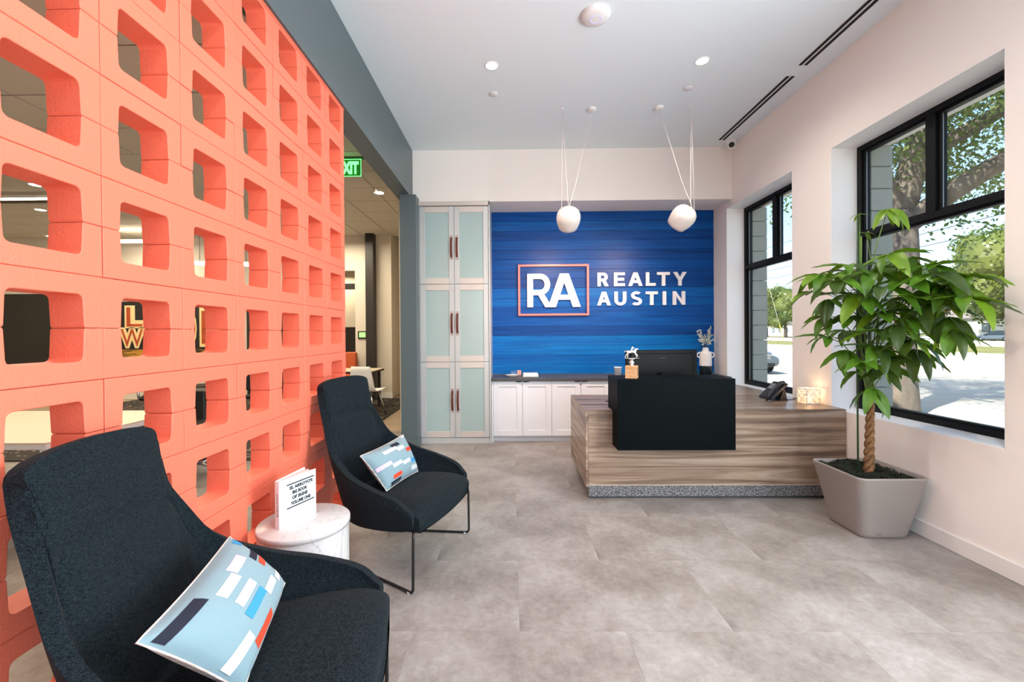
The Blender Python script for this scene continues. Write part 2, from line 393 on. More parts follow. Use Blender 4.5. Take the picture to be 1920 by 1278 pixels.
# ---- office shell
struct('wall_far_left', M_office_wall, -12.3, -12.1, -2.2, 9.3, 0, 3.9)
struct('roof', M_office_wall, -12.3, -1.42, -2.2, 11.8, 3.72, 3.92)  # unseen slab added to keep sun and sky out of the interior
def office_back():
    bm = bmesh.new(); y0, y1 = 9.10, 9.25
    box(bm, -12.1, -4.35, y0, y1, 0, 3.6); box(bm, -4.35, -3.42, y0, y1, 2.80, 3.6)
    box(bm, -3.42, -2.62, y0, y1, 0, 3.6); box(bm, -2.77, -2.62, y1, 11.2, 0, 3.6)
    box(bm, -12.1, -1.42, 11.2, 11.4, 0, 3.6)
    return obj('wall_office_back', bm, M_office_wall)
ob = office_back(); ob['kind'] = 'structure'
struct('wall_office_right', M_office_wall, -1.60, -1.42, 5.95, 11.2, 0, 3.6)
struct('baseboard_office', M_trim, -3.41, -2.61, 9.085, 9.099, 0, .11)
oc = struct('ceiling', mat('ceiling_grid', (172, 166, 156), .7), -12.1, XH0, -2.0, 11.2, 3.575, 3.60)
bm = bmesh.new(); s = .61 - .016; box(bm, -s / 2, s / 2, -s / 2, s / 2, -.006, .006, bev=.004); tm = D.meshes.new('ceiling_tile'); bm.to_mesh(tm); bm.free(); tm.materials.append(M_tile)
X0, Y0 = -1.71, 1.25 - .61
for i in range(16):
    for j in range(-1, 16):
        x, y = X0 - i * .61 - .305 + .3, Y0 + j * .61 + .305
        if x < -1.245 * y - .9 or y > 9.0 and x < -4 or y > 8.9: continue
        if x < -11.8: continue
        o = link(D.objects.new('ceiling_tile', tm)); o.location = (x, y, 3.568); o.parent = oc; o.matrix_parent_inverse = PT(oc).inverted()

# ---- windows: frame, transom, mullion, panes
def window(idx, a, b):
    w = thing('window_%d' % idx, None, None, (3.06, (a + b) / 2, ZS), kind='structure')
    f0, f1 = 3.02, 3.095; t = .046
    bm = bmesh.new()
    for q in ((f0, f1, a, a + t, ZS, ZT), (f0, f1, b - t, b, ZS, ZT), (f0, f1, a + t, b - t, ZT - t, ZT), (f0, f1, a + t, b - t, ZS, ZS + t)): box(bm, *q, bev=.003)
    obj('window_frame', bm, M_blackframe, w)
    zt = 2.225; ym = (a + b) / 2
    B('transom_bar', M_blackframe, w, f0 - .006, f1, a + t, b - t, zt - .024, zt + .020)
    B('mullion', M_blackframe, w, f0 - .006, f1, ym - .034, ym + .034, zt + .02, ZT - t)
    M_bead = mat('aluminium_bead', (150, 155, 155), .4, .6)
    for k, (ya, yb, za, zb) in enumerate(((a + t, b - t, ZS + t, zt - .024), (a + t, ym - .034, zt + .02, ZT - t), (ym + .034, b - t, zt + .02, ZT - t))):
        bm = bmesh.new(); s = .018
        for q in ((ya, ya + s, za, zb), (yb - s, yb, za, zb), (ya + s, yb - s, za, za + s), (ya + s, yb - s, zb - s, zb)): box(bm, f0 + .018, f1 - .01, *q)
        sash = obj('sash', bm, M_blackframe, w)
        bm = bmesh.new()
        for yy in (yb - s - .004,): box(bm, f0 + .03, f0 + .036, yy, yy + .004, za + s, zb - s)
        obj('glazing_bead', bm, M_bead, w)
        B('pane', M_glass, w, f0 + .045, f0 + .049, ya + s, yb - s, za + s, zb - s, bev=0)
window(1, *WIN[0]); window(2, *WIN[1]); window(3, *WIN[2])

# ---- outdoors ground
G = -.15
M_asph = mat('pale_asphalt', (178, 170, 154), .9, var=(1.2, (192, 184, 168)), bump=(80, .3))
M_walk = mat('concrete_walk', (150, 148, 140), .85, var=(2, (162, 160, 152)))
M_grass = mat('lawn', (92, 98, 46), .95, var=(.8, (128, 122, 68)), bump=(40, .6))
struct('ground_walk', M_walk, XO, 5.2, -12, 60, G - .1, G + .012)
struct('ground_road', M_asph, 5.2, 29, -20, 120, G - .1, G)
struct('ground_kerb', M_walk, 28.7, 29.2, -20, 120, G - .1, G + .13, bev=.02)
struct('ground_far_road', M_asph, 43, 62, -20, 160, G - .1, G)
struct('ground_far_kerb', M_walk, 61.8, 62.4, -20, 160, G - .1, G + .13, bev=.02)
struct('ground_far', M_walk, -40, XO - .5, 12, 60, G - .2, G - .02)
def lawn(x0, x1, y0, y1, top):
    bm = bmesh.new(); box(bm, x0, x1, y0, y1, G - .1, top); o = obj('grass', bm, M_grass); o['kind'] = 'structure'; return o
lawn(29.2, 43, -20, 120, G + .06); lawn(62.4, 190, -60, 320, G + .06); lawn(-60, 62.4, 120, 320, G - .03)

# ================================================================== THE SCREEN OF BREEZE BLOCKS
XS, DEP, MD = -1.266, .105, .3148
scr = thing('breeze_block_screen', 'coral painted openwork block screen standing along the left side', 'screen', (XS - DEP / 2, 1.6, 0))
def block_mesh(kind):
    """half-height block: channel open upwards (one half of a square hole)"""
    w, h = MD / 2, MD / 2; g = .0008; b = .0022
    hw_t, hw_b, fl = .0985, .0950, .058                     # half hole width at mouth and root, floor thickness
    if kind == 'cap': h, fl = .1130, .023
    out = [(-w + g, g), (w - g, g), (w - g, h - g)]
    arc = []
    r = .017
    if True:
        for k in range(5):                                  # right root corner going down
            a = k / 4 * PI / 2; arc.append((hw_b - r + r * math.cos(a), fl + r - r * math.sin(a)))
        right = [(hw_t + .003, h - g), (hw_t, h - .006)] + arc
        left = [(-x, z) for x, z in right[::-1]]
        poly = out + right + left + [(-w + g, h - g)]
    bm = bmesh.new(); n = len(poly); rings = []
    cx, cz = 0, .03
    def inset(p, d):                                        # chamfer the outer arrises only, round hole arrises a little
        i = poly.index(p); a = Vector(poly[i - 1]); c = Vector(poly[(i + 1) % n]); q = Vector(p)
        e1 = (q - a).normalized(); e2 = (c - q).normalized(); nn = Vector((-(e1 + e2).y, (e1 + e2).x))
        if nn.length < 1e-4: nn = Vector((-e1.y, e1.x))
        nn.normalize(); s = max(.5, nn.dot(Vector((-e1.y, e1.x)))); return q + nn * d / s
    for y, d in ((0, b), (b * .8, 0), (DEP - b * .8, 0), (DEP, b)):
        rings.append([bm.verts.new((-y, q[0], q[1])) for q in (inset(p, d) for p in poly)])
    for A, C in zip(rings, rings[1:]):
        for i in range(n): bm.faces.new((A[i], A[(i + 1) % n], C[(i + 1) % n], C[i]))
    bm.faces.new(rings[0][::-1]); bm.faces.new(rings[-1])
    bmesh.ops.recalc_face_normals(bm, faces=bm.faces)
    bmesh.ops.triangulate(bm, faces=[f for f in bm.faces if len(f.verts) > 4])
    me = D.meshes.new('block'); bm.to_mesh(me); bm.free(); me.materials.append(M_coral); return me
me_u, me_c = block_mesh('u'), block_mesh('cap')
inv = Matrix.Translation(-scr.location)
ys = [3.167 - MD * (k + .5) for k in range(10)]
rb = random.Random(3)
for yc in ys:
    for c in range(20):
        z = .008 + c * MD / 2; cap = c == 19
        o = link(D.objects.new('block', me_c if cap else me_u)); o.parent = scr; o.matrix_parent_inverse = inv
        j = rb.uniform(-.0012, .0012)
        if cap: o.location = (XS + j, yc, z + .1130); o.rotation_euler = (PI, 0, 0)
        elif c % 2 == 0: o.location = (XS + j, yc, z)
        else: o.location = (XS + j, yc, z + MD / 2); o.rotation_euler = (PI, 0, 0)
B('cap_strip', M_coral, scr, XS - DEP + .004, XS + .006, 3.167 - MD * 10, 3.170, 3.1045, 3.1165, bev=.003)
B('footing', M_coral, scr, XS - DEP + .002, XS - .002, 3.167 - MD * 10, 3.165, 0, .0085, bev=0)

# ================================================================== LOUNGE CHAIRS
def catmull(P, t):
    n = len(P) - 1; i = min(int(t), n - 1); u = t - i
    g = lambda k: Vector(P[max(0, min(n, k))]) if 0 <= k <= n else (Vector(P[0]) * 2 - Vector(P[1]) if k < 0 else Vector(P[n]) * 2 - Vector(P[n - 1]))
    a, b, c, d = g(i - 1), g(i), g(i + 1), g(i + 2)
    return .5 * ((2 * b) + (c - a) * u + (2 * a - 5 * b + 4 * c - d) * u * u + (3 * b - a - 3 * c + d) * u ** 3)
def solid_grid(rows, th, toward=None):
    """closed slab from a grid of points, thickness th along the averaged normals"""
    R, Cn = len(rows), len(rows[0]); N = [[None] * Cn for _ in range(R)]
    for i in range(R):
        for j in range(Cn):
            du = rows[min(i + 1, R - 1)][j] - rows[max(i - 1, 0)][j]; dv = rows[i][min(j + 1, Cn - 1)] - rows[i][max(j - 1, 0)]
            N[i][j] = du.cross(dv).normalized()
            if toward and N[i][j].dot(toward - rows[i][j]) < 0: N[i][j].negate()
    bm = bmesh.new(); A = [[bm.verts.new(p) for p in r] for r in rows]
    Bv = [[bm.verts.new(rows[i][j] + N[i][j] * (th(i / (R - 1), j / (Cn - 1)))) for j in range(Cn)] for i in range(R)]
    for i in range(R - 1):
        for j in range(Cn - 1):
            bm.faces.new((A[i][j], A[i + 1][j], A[i + 1][j + 1], A[i][j + 1])); bm.faces.new((Bv[i][j], Bv[i][j + 1], Bv[i + 1][j + 1], Bv[i + 1][j]))
    for i in range(R - 1):
        bm.faces.new((A[i][0], Bv[i][0], Bv[i + 1][0], A[i + 1][0])); bm.faces.new((A[i][-1], A[i + 1][-1], Bv[i + 1][-1], Bv[i][-1]))
    for j in range(Cn - 1):
        bm.faces.new((A[0][j], A[0][j + 1], Bv[0][j + 1], Bv[0][j])); bm.faces.new((A[-1][j], Bv[-1][j], Bv[-1][j + 1], A[-1][j + 1]))
    bmesh.ops.recalc_face_normals(bm, faces=bm.faces); return bm
# stations of the shell from the front tip of an arm round to the middle of the back: (bottom, low, mid, top)
ST = [((-.045, .325, .325), (-.035, .345, .36), (-.03, .358, .40), (-.035, .362, .425)),
      ((-.13, .325, .305), (-.12, .352, .37), (-.11, .375, .44), (-.12, .378, .492)),
      ((-.28, .31, .285), (-.27, .345, .37), (-.27, .378, .465), (-.28, .384, .54)),
      ((-.43, .285, .275), (-.43, .325, .38), (-.44, .355, .50), (-.45, .362, .588)),
      ((-.55, .235, .275), (-.56, .280, .42), (-.59, .300, .57), (-.62, .306, .69)),
      ((-.60, .175, .28), (-.625, .225, .46), (-.685, .252, .70), (-.722, .254, .86)),
      ((-.615, .12, .285), (-.645, .165, .48), (-.73, .212, .80), (-.782, .228, 1.015)),
      ((-.62, .08, .285), (-.652, .115, .49), (-.745, .160, .83), (-.80, .190, 1.088)),
      ((-.622, .0, .285), (-.655, .0, .49), (-.75, .0, .835), (-.805, .0, 1.110))]
def shell_mesh():
    full = ST + [tuple((p[0], -p[1], p[2]) for p in s) for s in ST[-2::-1]]
    nu, nv = 72, 46; rows = []
    for i in range(nu + 1):
        t = i / nu * (len(full) - 1); col = [catmull([s[k] for s in full], t) for k in range(4)]
        rows.append([catmull(col, j / nv * 3) for j in range(nv + 1)])
    def th(u, v):
        k = max(0, 1 - abs(u - .5) / .26); k = k * k * (3 - 2 * k)
        return .036 + k * (.026 * math.sin(PI * min(1, v * .5 + .25)) + .010 * math.exp(-((v - .45) / .2) ** 2) - .017 * math.exp(-((v - .70) / .020) ** 2)) * (1 if v < .97 else .8)
    return solid_grid(rows, th, Vector((-.25, 0, .9)))
def subdiv(o, lv=1):
    md = o.modifiers.new('subdivision', 'SUBSURF'); md.levels = lv; md.render_levels = lv; return o
def pad(rows_fn, nu, nv, th):
    rows = [[Vector(rows_fn(i / nu, j / nv)) for j in range(nv + 1)] for i in range(nu + 1)]
    return solid_grid(rows, th)
def seat_mesh():
    # front edge .0, back edge -.60 ; width follows the shell ; domed top, waterfall front
    prof = [(-.015, .365), (-.002, .405), (-.03, .436), (-.12, .452), (-.28, .448), (-.44, .432), (-.56, .425), (-.60, .42)]
    hw = [.318, .326, .330, .335, .325, .30, .24, .20]
    bm = bmesh.new(); nu, nv = 28, 22; top = []
    for i in range(nu + 1):
        t = i / nu * (len(prof) - 1); p = catmull([(a, 0, b) for a, b in prof], t); w = catmull([(h, 0, 0) for h in hw], t).x; r = []
        for j in range(nv + 1):
            s = j / nv * 2 - 1; bow = .012 * (1 - s * s) * (1 if t < 3 else .4); drop = .030 * abs(s) ** 5
            r.append(Vector((p.x + .035 * (1 - s * s) * max(0, 1 - t / 3), s * w, p.z + bow - drop)))
        top.append(r)
    A = [[bm.verts.new(p) for p in r] for r in top]
    Bt = [[bm.verts.new((p.x if i else p.x - .01, p.y * .97, .315 if i else .335)) for p in r] for i, r in enumerate(top)]
    for i in range(nu):
        for j in range(nv):
            bm.faces.new((A[i][j], A[i + 1][j], A[i + 1][j + 1], A[i][j + 1])); bm.faces.new((Bt[i][j], Bt[i][j + 1], Bt[i + 1][j + 1], Bt[i + 1][j]))
        bm.faces.new((A[i][0], Bt[i][0], Bt[i + 1][0], A[i + 1][0])); bm.faces.new((A[i][-1], A[i + 1][-1], Bt[i + 1][-1], Bt[i][-1]))
    for j in range(nv):
        bm.faces.new((A[0][j], A[0][j + 1], Bt[0][j + 1], Bt[0][j])); bm.faces.new((A[-1][j], Bt[-1][j], Bt[-1][j + 1], A[-1][j + 1]))
    bmesh.ops.recalc_face_normals(bm, faces=bm.faces); return bm
def lounge_chair(F, ang, label):
    t = thing('lounge_chair', label, 'chair', (F[0], F[1], 0), math.radians(ang), None)
    sh = obj('shell', shell_mesh(), M_fabric, t, world=False, smooth=True); md = sh.modifiers.new('b', 'BEVEL'); md.width = .0165; md.segments = 4; md.limit_method = 'ANGLE'; md.angle_limit = 1.0
    o = obj('seat_cushion', seat_mesh(), M_fabric, t, world=False, smooth=True); md = o.modifiers.new('b', 'BEVEL'); md.width = .014; md.segments = 3; md.limit_method = 'ANGLE'; md.angle_limit = .9
    for s in (1, -1):
        bm = bmesh.new(); pts = fillet([(-.05, s * .31, .330), (-.022, s * .358, .322), (-.022, s * .364, .0085), (-.60, s * .225, .0085), (-.56, s * .22, .29), (-.52, s * .15, .30)], .028)
        tube(bm, pts, .0078, 10); obj('sled_leg', bm, M_black, t, world=False)
        for k, (x, y) in enumerate(((-.052, .358), (-.56, .2345))):
            bm = bmesh.new(); cyl(bm, (x, s * y, -.0005), .010, .012, .012, 12); obj('glide', bm, M_glide, t, world=False, label='clear plastic glide')
    return t
M_glide = mat('clear_glide', (190, 195, 200), .2)
CH1 = lounge_chair((-.430, 1.279), 8, 'high-backed charcoal lounge chair nearest the viewer, cropped by the frame')
CH2 = lounge_chair((-.40, 2.556), -18.4, 'high-backed charcoal lounge chair beyond the marble side table')

# ---- pillows
M_pil = mat('pale_blue_cotton', (124, 152, 162), .85, bump=(400, .1), sheen=.2)
M_pilb = mat('cream_striped_backing', (228, 216, 206), .85, var=(4, (196, 176, 166), (1, 1, 14), .05))
PC = {'w': mat('print_white', (206, 208, 210), .85), 'k': mat('print_navy', (18, 24, 42), .85), 'r': mat('print_red', (226, 66, 36), .85),
      'b': mat('print_blue', (52, 140, 190), .85), 'p': mat('print_pink', (236, 186, 216), .85)}
def pillow(root, c, marks, label, on, fold=0):
    """c = four corners TL TR BR BL in the local frame of the chair"""
    Tm = T(root); TL, TR, BR, BL = [Tm @ Vector(p) for p in c]; ctr = (TL + TR + BR + BL) / 4
    p = thing('throw_pillow', label, 'pillow', ctr, 0, 'throw pillows on the lounge chairs' if False else None)
    ux = ((TR + BR) - (TL + BL)); uz = ((TL + TR) - (BL + BR)); nrm = ux.cross(uz).normalized()
    fwd = Tm.to_3x3() @ Vector((1, 0, 0))
    if nrm.dot(fwd) < 0: nrm = -nrm
    TH = .074
    def S(u, v, side, off=0):
        a, b = u * 2 - 1, v * 2 - 1
        pu = (1 - .045 * (1 - abs(a) ** 2.0) * 0); q = .020 * (1 - a * a) * b; qq = .022 * (1 - b * b) * a   # edges pinch in
        uu = u - qq * 1.0; vv = v - q * 1.4
        base = TL * (1 - uu) * (1 - vv) + TR * uu * (1 - vv) + BR * uu * vv + BL * (1 - uu) * vv
        puff = ((1 - abs(a) ** 2.6) * (1 - abs(b) ** 2.6)) ** .55
        wr = .0035 * noise.noise(Vector((u * 7, v * 5, 3.1))) * puff
        return base + nrm * side * (TH * puff + wr + off)
    n1, n2 = 40, 28
    for side, m, nm, lb in ((1, M_pil, 'front_cover', 'pale blue face printed with short coloured bars'), (-1, M_pilb, 'back_cover', 'cream striped back cover')):
        bm = bmesh.new(); g = [[bm.verts.new(S(i / n1, j / n2, side)) for j in range(n2 + 1)] for i in range(n1 + 1)]
        for i in range(n1):
            for j in range(n2): bm.faces.new((g[i][j], g[i + 1][j], g[i + 1][j + 1], g[i][j + 1]))
        if bm.faces[:][0] and True: bm.normal_update()
        f = list(bm.faces)[n1 * n2 // 2 + n2 // 2]
        if f.normal.dot(nrm * side) < 0: bmesh.ops.reverse_faces(bm, faces=bm.faces)
        obj(nm, bm, m, p, smooth=True, label=lb)
    for (u0, u1, v0, v1, col) in marks:
        bm = bmesh.new(); a, b = max(2, int((u1 - u0) * 40)), max(2, int((v1 - v0) * 28)); g = [[bm.verts.new(S(u0 + (u1 - u0) * i / a, v0 + (v1 - v0) * j / b, 1, .0012)) for j in range(b + 1)] for i in range(a + 1)]
        for i in range(a):
            for j in range(b): bm.faces.new((g[i][j], g[i + 1][j], g[i + 1][j + 1], g[i][j + 1]))
        bm.normal_update()
        if list(bm.faces)[0].normal.dot(nrm) < 0: bmesh.ops.reverse_faces(bm, faces=bm.faces)
        obj('printed_bar', bm, PC[col], p, smooth=True)
    bm = bmesh.new(); edge = [S(u, 0, 1) for u in [k / 16 for k in range(16)]] + [S(1, v, 1) for v in [k / 10 for k in range(10)]] + [S(1 - u, 1, 1) for u in [k / 16 for k in range(16)]] + [S(0, 1 - v, 1) for v in [k / 10 for k in range(10)]]
    tube(bm, edge, .0028, 6, closed=True); obj('seam', bm, M_pilb, p)
# u runs from the viewer's left, v from the top
pillow(CH2, ((-.475, -.215, .665), (-.467, .235, .69), (-.335, .215, .452), (-.325, -.165, .452)),
       [(0.01, 0.26, 0.44, 0.53, 'p'), (0.24, 0.55, 0.16, 0.25, 'w'), (0.48, 0.67, 0.08, 0.18, 'k'), (0.53, 0.7, 0.22, 0.32, 'w'), (0.72, 0.96, 0.34, 0.44, 'r'), (0.24, 0.47, 0.54, 0.63, 'w'), (0.48, 0.7, 0.6, 0.69, 'w'), (0.71, 0.98, 0.64, 0.74, 'b'), (0.68, 0.95, 0.81, 0.91, 'w'), (0.17, 0.38, 0.78, 0.87, 'r'), (0.1, 0.36, 0.9, 0.99, 'k'), (0.87, 0.99, 0.01, 0.06, 'w')],
       'pale blue pillow with coloured bars leaning on the far lounge chair', 'far')
pillow(CH1, ((-.459, -.303, .715), (-.489, .150, .735), (-.343, .216, .530), (-.307, -.157, .462)),
       [(0.01, 0.29, 0.07, 0.17, 'k'), (0.56, 0.75, 0.13, 0.24, 'p'), (0.33, 0.55, 0.19, 0.3, 'w'), (0.33, 0.57, 0.38, 0.49, 'w'), (0.3, 0.57, 0.54, 0.65, 'b'), (0.57, 0.75, 0.61, 0.72, 'w'), (0.77, 0.95, 0.67, 0.77, 'w'), (0.78, 0.95, 0.26, 0.36, 'k'), (0.79, 0.96, 0.39, 0.49, 'r'), (0.21, 0.5, 0.81, 0.91, 'r'), (0.01, 0.23, 0.68, 0.79, 'w'), (0.9, 0.99, 0.04, 0.14, 'b'), (0.95, 0.99, 0.73, 0.84, 'p'), (0.44, 0.79, 0.93, 0.99, 'w')],
       'pale blue pillow with coloured bars on the nearest lounge chair', 'near')

# ================================================================== SIDE TABLE AND BOOK
TX, TY, TR_, TZ = -1.032, 2.05, .212, .48
tb = thing('side_table', 'low round white marble drum table between the two chairs', 'table', (TX, TY, 0))
Mm = marble_material()
bm = bmesh.new(); cyl(bm, (TX, TY, 0), TR_ - .006, TR_ - .006, TZ - .025, 72); obj('drum', bm, Mm, tb)
bm = bmesh.new(); lathe(bm, [(0, TZ - .025), (TR_, TZ - .025), (TR_, TZ - .003), (TR_ - .003, TZ), (0, TZ)], (TX, TY, 0), 72); obj('table_top', bm, Mm, tb)
bk = thing('book', 'white book of signs standing half open on the marble side table', 'book', (-1.06, 2.05, TZ))
A0, A1 = Vector((-1.098, 1.947, TZ)), Vector((-1.018, 2.142, TZ)); dx = (A1 - A0).normalized(); L = (A1 - A0).length; nx = Vector((dx.y, -dx.x, 0))   # nx towards the viewer side (+x)
Mb = Matrix(((dx.x, 0, nx.x, A0.x), (dx.y, 0, nx.y, A0.y), (0, 1, 0, TZ), (0, 0, 0, 1)))     # local x along cover, y up, z out of the cover
BH = .228
M_cov = mat('book_cover', (240, 241, 243), .35); M_pg = mat('book_pages', (238, 214, 208), .8, bump=(600, .3, (1, 1, 1)))
M_ink = mat('black_ink', (16, 16, 18), .6); M_lb = mat('sign_panel_print', (214, 228, 236), .5)
B('front_cover', M_cov, bk, 0, L, 0, BH, -.003, 0, bev=.0008, M=Mb)
B('spine', M_cov, bk, -.0035, 0, 0, BH, -.028, 0, bev=.0008, M=Mb)
Mb2 = Mb @ Matrix.Translation((0, 0, -.028)) @ Matrix.Rotation(math.radians(13), 4, 'Y')
B('back_cover', M_cov, bk, 0, L, 0, BH, 0, .003, bev=.0008, M=Mb2)
for k in range(7):
    Mk = Mb @ Matrix.Translation((0, 0, -.005 - k * .0032)) @ Matrix.Rotation(math.radians(1.4 + k * 1.6), 4, 'Y')
    B('page_block', M_pg, bk, .001, L - .006 - (k % 2) * .004, .003, BH - .004 - (k % 3) * .0025, -.0026, 0, bev=.0003, M=Mk)
B('printed_panel', M_lb, bk, .040, L - .014, .086, .196, .0001, .0004, bev=0, M=Mb)
for y in (.193, .080): B('printed_rule', M_ink, bk, .038, L - .012, y, y + .006, .0004, .0008, bev=0, M=Mb)
for k, (s, xx, ww) in enumerate((("EL ARROYO'S", .122, .135), ('BIG BOOK', .113, .088), ('OF SIGNS', .113, .090), ('VOLUME ONE', .118, .115))):
    text('lettering', s, .02, Mb @ Matrix.Translation((xx, .178 - k * .0255, .0006)), M_ink, bk, .0004, .0012, fit=(ww, .0175))
text('lettering', 'EL ARROYO', .01, Mb @ Matrix.Translation((L - .032, .064, .0006)), M_ink, bk, .0003, 0, fit=(.036, .005))
B('printed_rule', mat('grey_ink', (150, 150, 155), .6), bk, .095, L - .012, .036, .037, .0001, .0004, bev=0, M=Mb)
text('lettering', 'BIG BOOK OF SIGNS', .01, Mb @ Matrix.Translation((-.0037, .115, -.013)) @ Matrix.Rotation(-PI / 2, 4, 'Y') @ Matrix.Rotation(PI / 2, 4, 'Z'), M_ink, bk, .0003, 0, fit=(.11, .009))

# ================================================================== TALL CABINET
M_cabf = mat('champagne_laminate', (202, 205, 206), .42, .35, bump=(8, .04, (40, 40, 1)))
M_cabf_lit = mat('champagne_laminate_lit', (212, 205, 199), .42, .3)  # laminate copy with the pinkish light on the rails put into its colour
M_frost = mat('frosted_glass', (166, 188, 188), .16, spec=.6)
M_leather = mat('brown_leather', (92, 38, 20), .6)
M_rivet = mat('white_rivet', (232, 228, 222), .3, .6)
tc_ = thing('tall_cabinet', 'tall narrow cabinet with six frosted glass doors and leather pulls', 'cabinet', (-.714, 5.53, 0))
bm = bmesh.new()
for q in ((-1.164, -1.158, 5.275, 5.785, 0, 3.070), (-.278, -.262, 5.262, 5.785, 0, 3.075), (-1.158, -.278, 5.77, 5.785, .09, 3.02), (-1.158, -.278, 5.30, 5.77, .085, .10), (-1.158, -.278, 5.30, 5.77, 2.03, 2.045), (-1.158, -.278, 5.30, 5.77, 1.04, 1.055)): box(bm, *q)
obj('carcass', bm, M_cabf, tc_)
B('top_filler', M_cabf_lit, tc_, -1.164, -.262, 5.262, 5.60, 3.020, 3.072)
B('plinth', M_cabf, tc_, -1.158, -.262, 5.285, 5.32, 0, .078)
for (za, zb) in ((.084, 1.040), (1.046, 2.026), (2.032, 3.012)):
    for (xa, xb, s) in ((-1.154, -.7185, 1), (-.7145, -.282, -1)):
        d = B('door', M_cabf, tc_, xa, xa + .066, 5.275, 5.297, za, zb)     # stile, with the rest joined below
        d.name = 'door'; bm = bmesh.new(); bm.from_mesh(d.data); box(bm, xb - .066, xb, 5.275, 5.297, za, zb, bev=.002); bm.to_mesh(d.data); bm.free()
        for z in (za, zb - .075): B('rail', M_cabf_lit, d, xa + .0665, xb - .0665, 5.2765, 5.297, z, z + .075)
        B('glass_panel', M_frost, d, xa + .06, xb - .06, 5.286, 5.292, za + .07, zb - .07, bev=0)
        hx = (xb - .033) if s == 1 else (xa + .033); zc = (za + zb) / 2 + (0 if za < 2 else -.03); zc += {.084: -.01, 1.046: -.005, 2.032: 0}[za]
        bm = bmesh.new(); n = 12; w = .0135
        pts = [(hx, 5.274 - .030 * math.sin(PI * k / n) ** .8 if 0 < k < n else 5.272, zc - .135 + .27 * k / n) for k in range(n + 1)]
        for k in range(n):
            a, b = pts[k], pts[k + 1]
            vs = [bm.verts.new(v) for v in ((a[0] - w, a[1], a[2]), (a[0] + w, a[1], a[2]), (b[0] + w, b[1], b[2]), (b[0] - w, b[1], b[2]), (a[0] - w, a[1] - .003, a[2]), (a[0] + w, a[1] - .003, a[2]), (b[0] + w, b[1] - .003, b[2]), (b[0] - w, b[1] - .003, b[2]))]
            for f in ((0, 3, 2, 1), (4, 5, 6, 7), (0, 1, 5, 4), (1, 2, 6, 5), (2, 3, 7, 6), (3, 0, 4, 7)): bm.faces.new([vs[i] for i in f])
        MR = Matrix.Rotation(PI / 2, 4, 'X')
        for z in (zc - .135, zc + .135): cyl(bm, (0, 0, 0), .0155, .0155, .004, 14, M=Matrix.Translation((hx, 5.273, z)) @ MR)
        obj('handle', bm, M_leather, d, label='brown leather strap pull')
        bm = bmesh.new()
        for z in (zc - .135, zc + .135): cyl(bm, (0, 0, 0), .0095, .0095, .004, 12, M=Matrix.Translation((hx, 5.2675, z)) @ MR)
        obj('rivet', bm, M_rivet, d)

# ================================================================== CREDENZA UNDER THE PLANK WALL
M_cab = mat('white_cabinet_paint', (226, 231, 238), .4)
M_top = mat('charcoal_counter', (72, 74, 80), .4)
cabs = thing('base_cabinet', 'row of white shaker base cabinets below the blue plank wall', 'cabinet', (1.2, 5.55, 0))
bm = bmesh.new()
for q in ((-.258, -.240, 5.348, 5.785, 0, .79), (-.240, XR - .01, 5.365, 5.785, .075, .79)): box(bm, *q)
obj('carcass', bm, M_cab, cabs)
B('plinth', M_cab, cabs, -.24, XR - .01, 5.40, 5.42, 0, .075)
edges = [-.238, .1385, .513, .888, 1.263, 1.638, 2.013, 2.388, 2.763]
M_pnl = M_cab
for i, (xa, xb) in enumerate(zip(edges, edges[1:])):
    xa += .002; xb -= .002; bm = bmesh.new(); za, zb = .082, .784; w = .070
    for q in ((xa, xa + w, 5.346, 5.366, za, zb), (xb - w, xb, 5.346, 5.366, za, zb), (xa + w, xb - w, 5.346, 5.366, za, za + w), (xa + w, xb - w, 5.346, 5.366, zb - w, zb)): box(bm, *q, bev=.001)
    d = obj('door', bm, M_cab, cabs)
    B('door_panel', M_pnl, d, xa + w - .004, xb - w + .004, 5.355, 5.360, za + w - .004, zb - w + .004, bev=0)
    s = 1 if i % 2 == 0 else -1; hx = (xb - .045) if s == 1 else (xa + .045)
    B('finger_pull', M_black, d, hx - .035, hx + .035, 5.328, 5.350, .776, .784, bev=.001)
    if i % 2 == 0:
        bm = bmesh.new(); cyl(bm, (0, 0, 0), .009, .009, .006, 14, M=Matrix.Translation((xb - .004, 5.346, .745)) @ Matrix.Rotation(PI / 2, 4, 'X')); obj('lock', bm, M_chrome, d)
ct = B('countertop', M_top, None, -.260, XR - .002, 5.318, 5.782, .790, .830, bev=.003)
tag(ct, 'long charcoal countertop running along the blue plank wall', 'countertop')
# things on the counter
CT = .830
t = thing('dish', 'small white oval dish at the left end of the charcoal countertop', 'dish', (.02, 5.46, CT))
bm = bmesh.new(); lathe(bm, [(0, 0), (.045, 0), (.075, .012), (.098, .026), (.102, .030), (.096, .030), (.06, .016), (0, .012)], (0, 0, 0), 32, M=Matrix.Translation((.01, 5.46, CT)) @ Matrix.Diagonal((1, .62, 1, 1))); obj('bowl', bm, M_white, t)
bm = bmesh.new(); lathe(bm, [(.088, .0255), (.1015, .0305), (.1025, .0295), (.090, .0235)], (0, 0, 0), 32, M=Matrix.Translation((.01, 5.46, CT)) @ Matrix.Diagonal((1.003, .625, 1, 1))); obj('rim', bm, mat('teal_rim', (60, 96, 104), .4), t, label='dark teal rim')
t = thing('business_card_holder', 'clear holder with blue and pink cards behind the oval dish', 'card holder', (.065, 5.58, CT))
bm = bmesh.new(); box(bm, -.02, .135, 5.56, 5.60, CT, CT + .006); box(bm, -.02, .135, 5.597, 5.60, CT, CT + .075); box(bm, -.02, .135, 5.56, 5.563, CT, CT + .03); obj('stand', bm, M_acrylic, t)
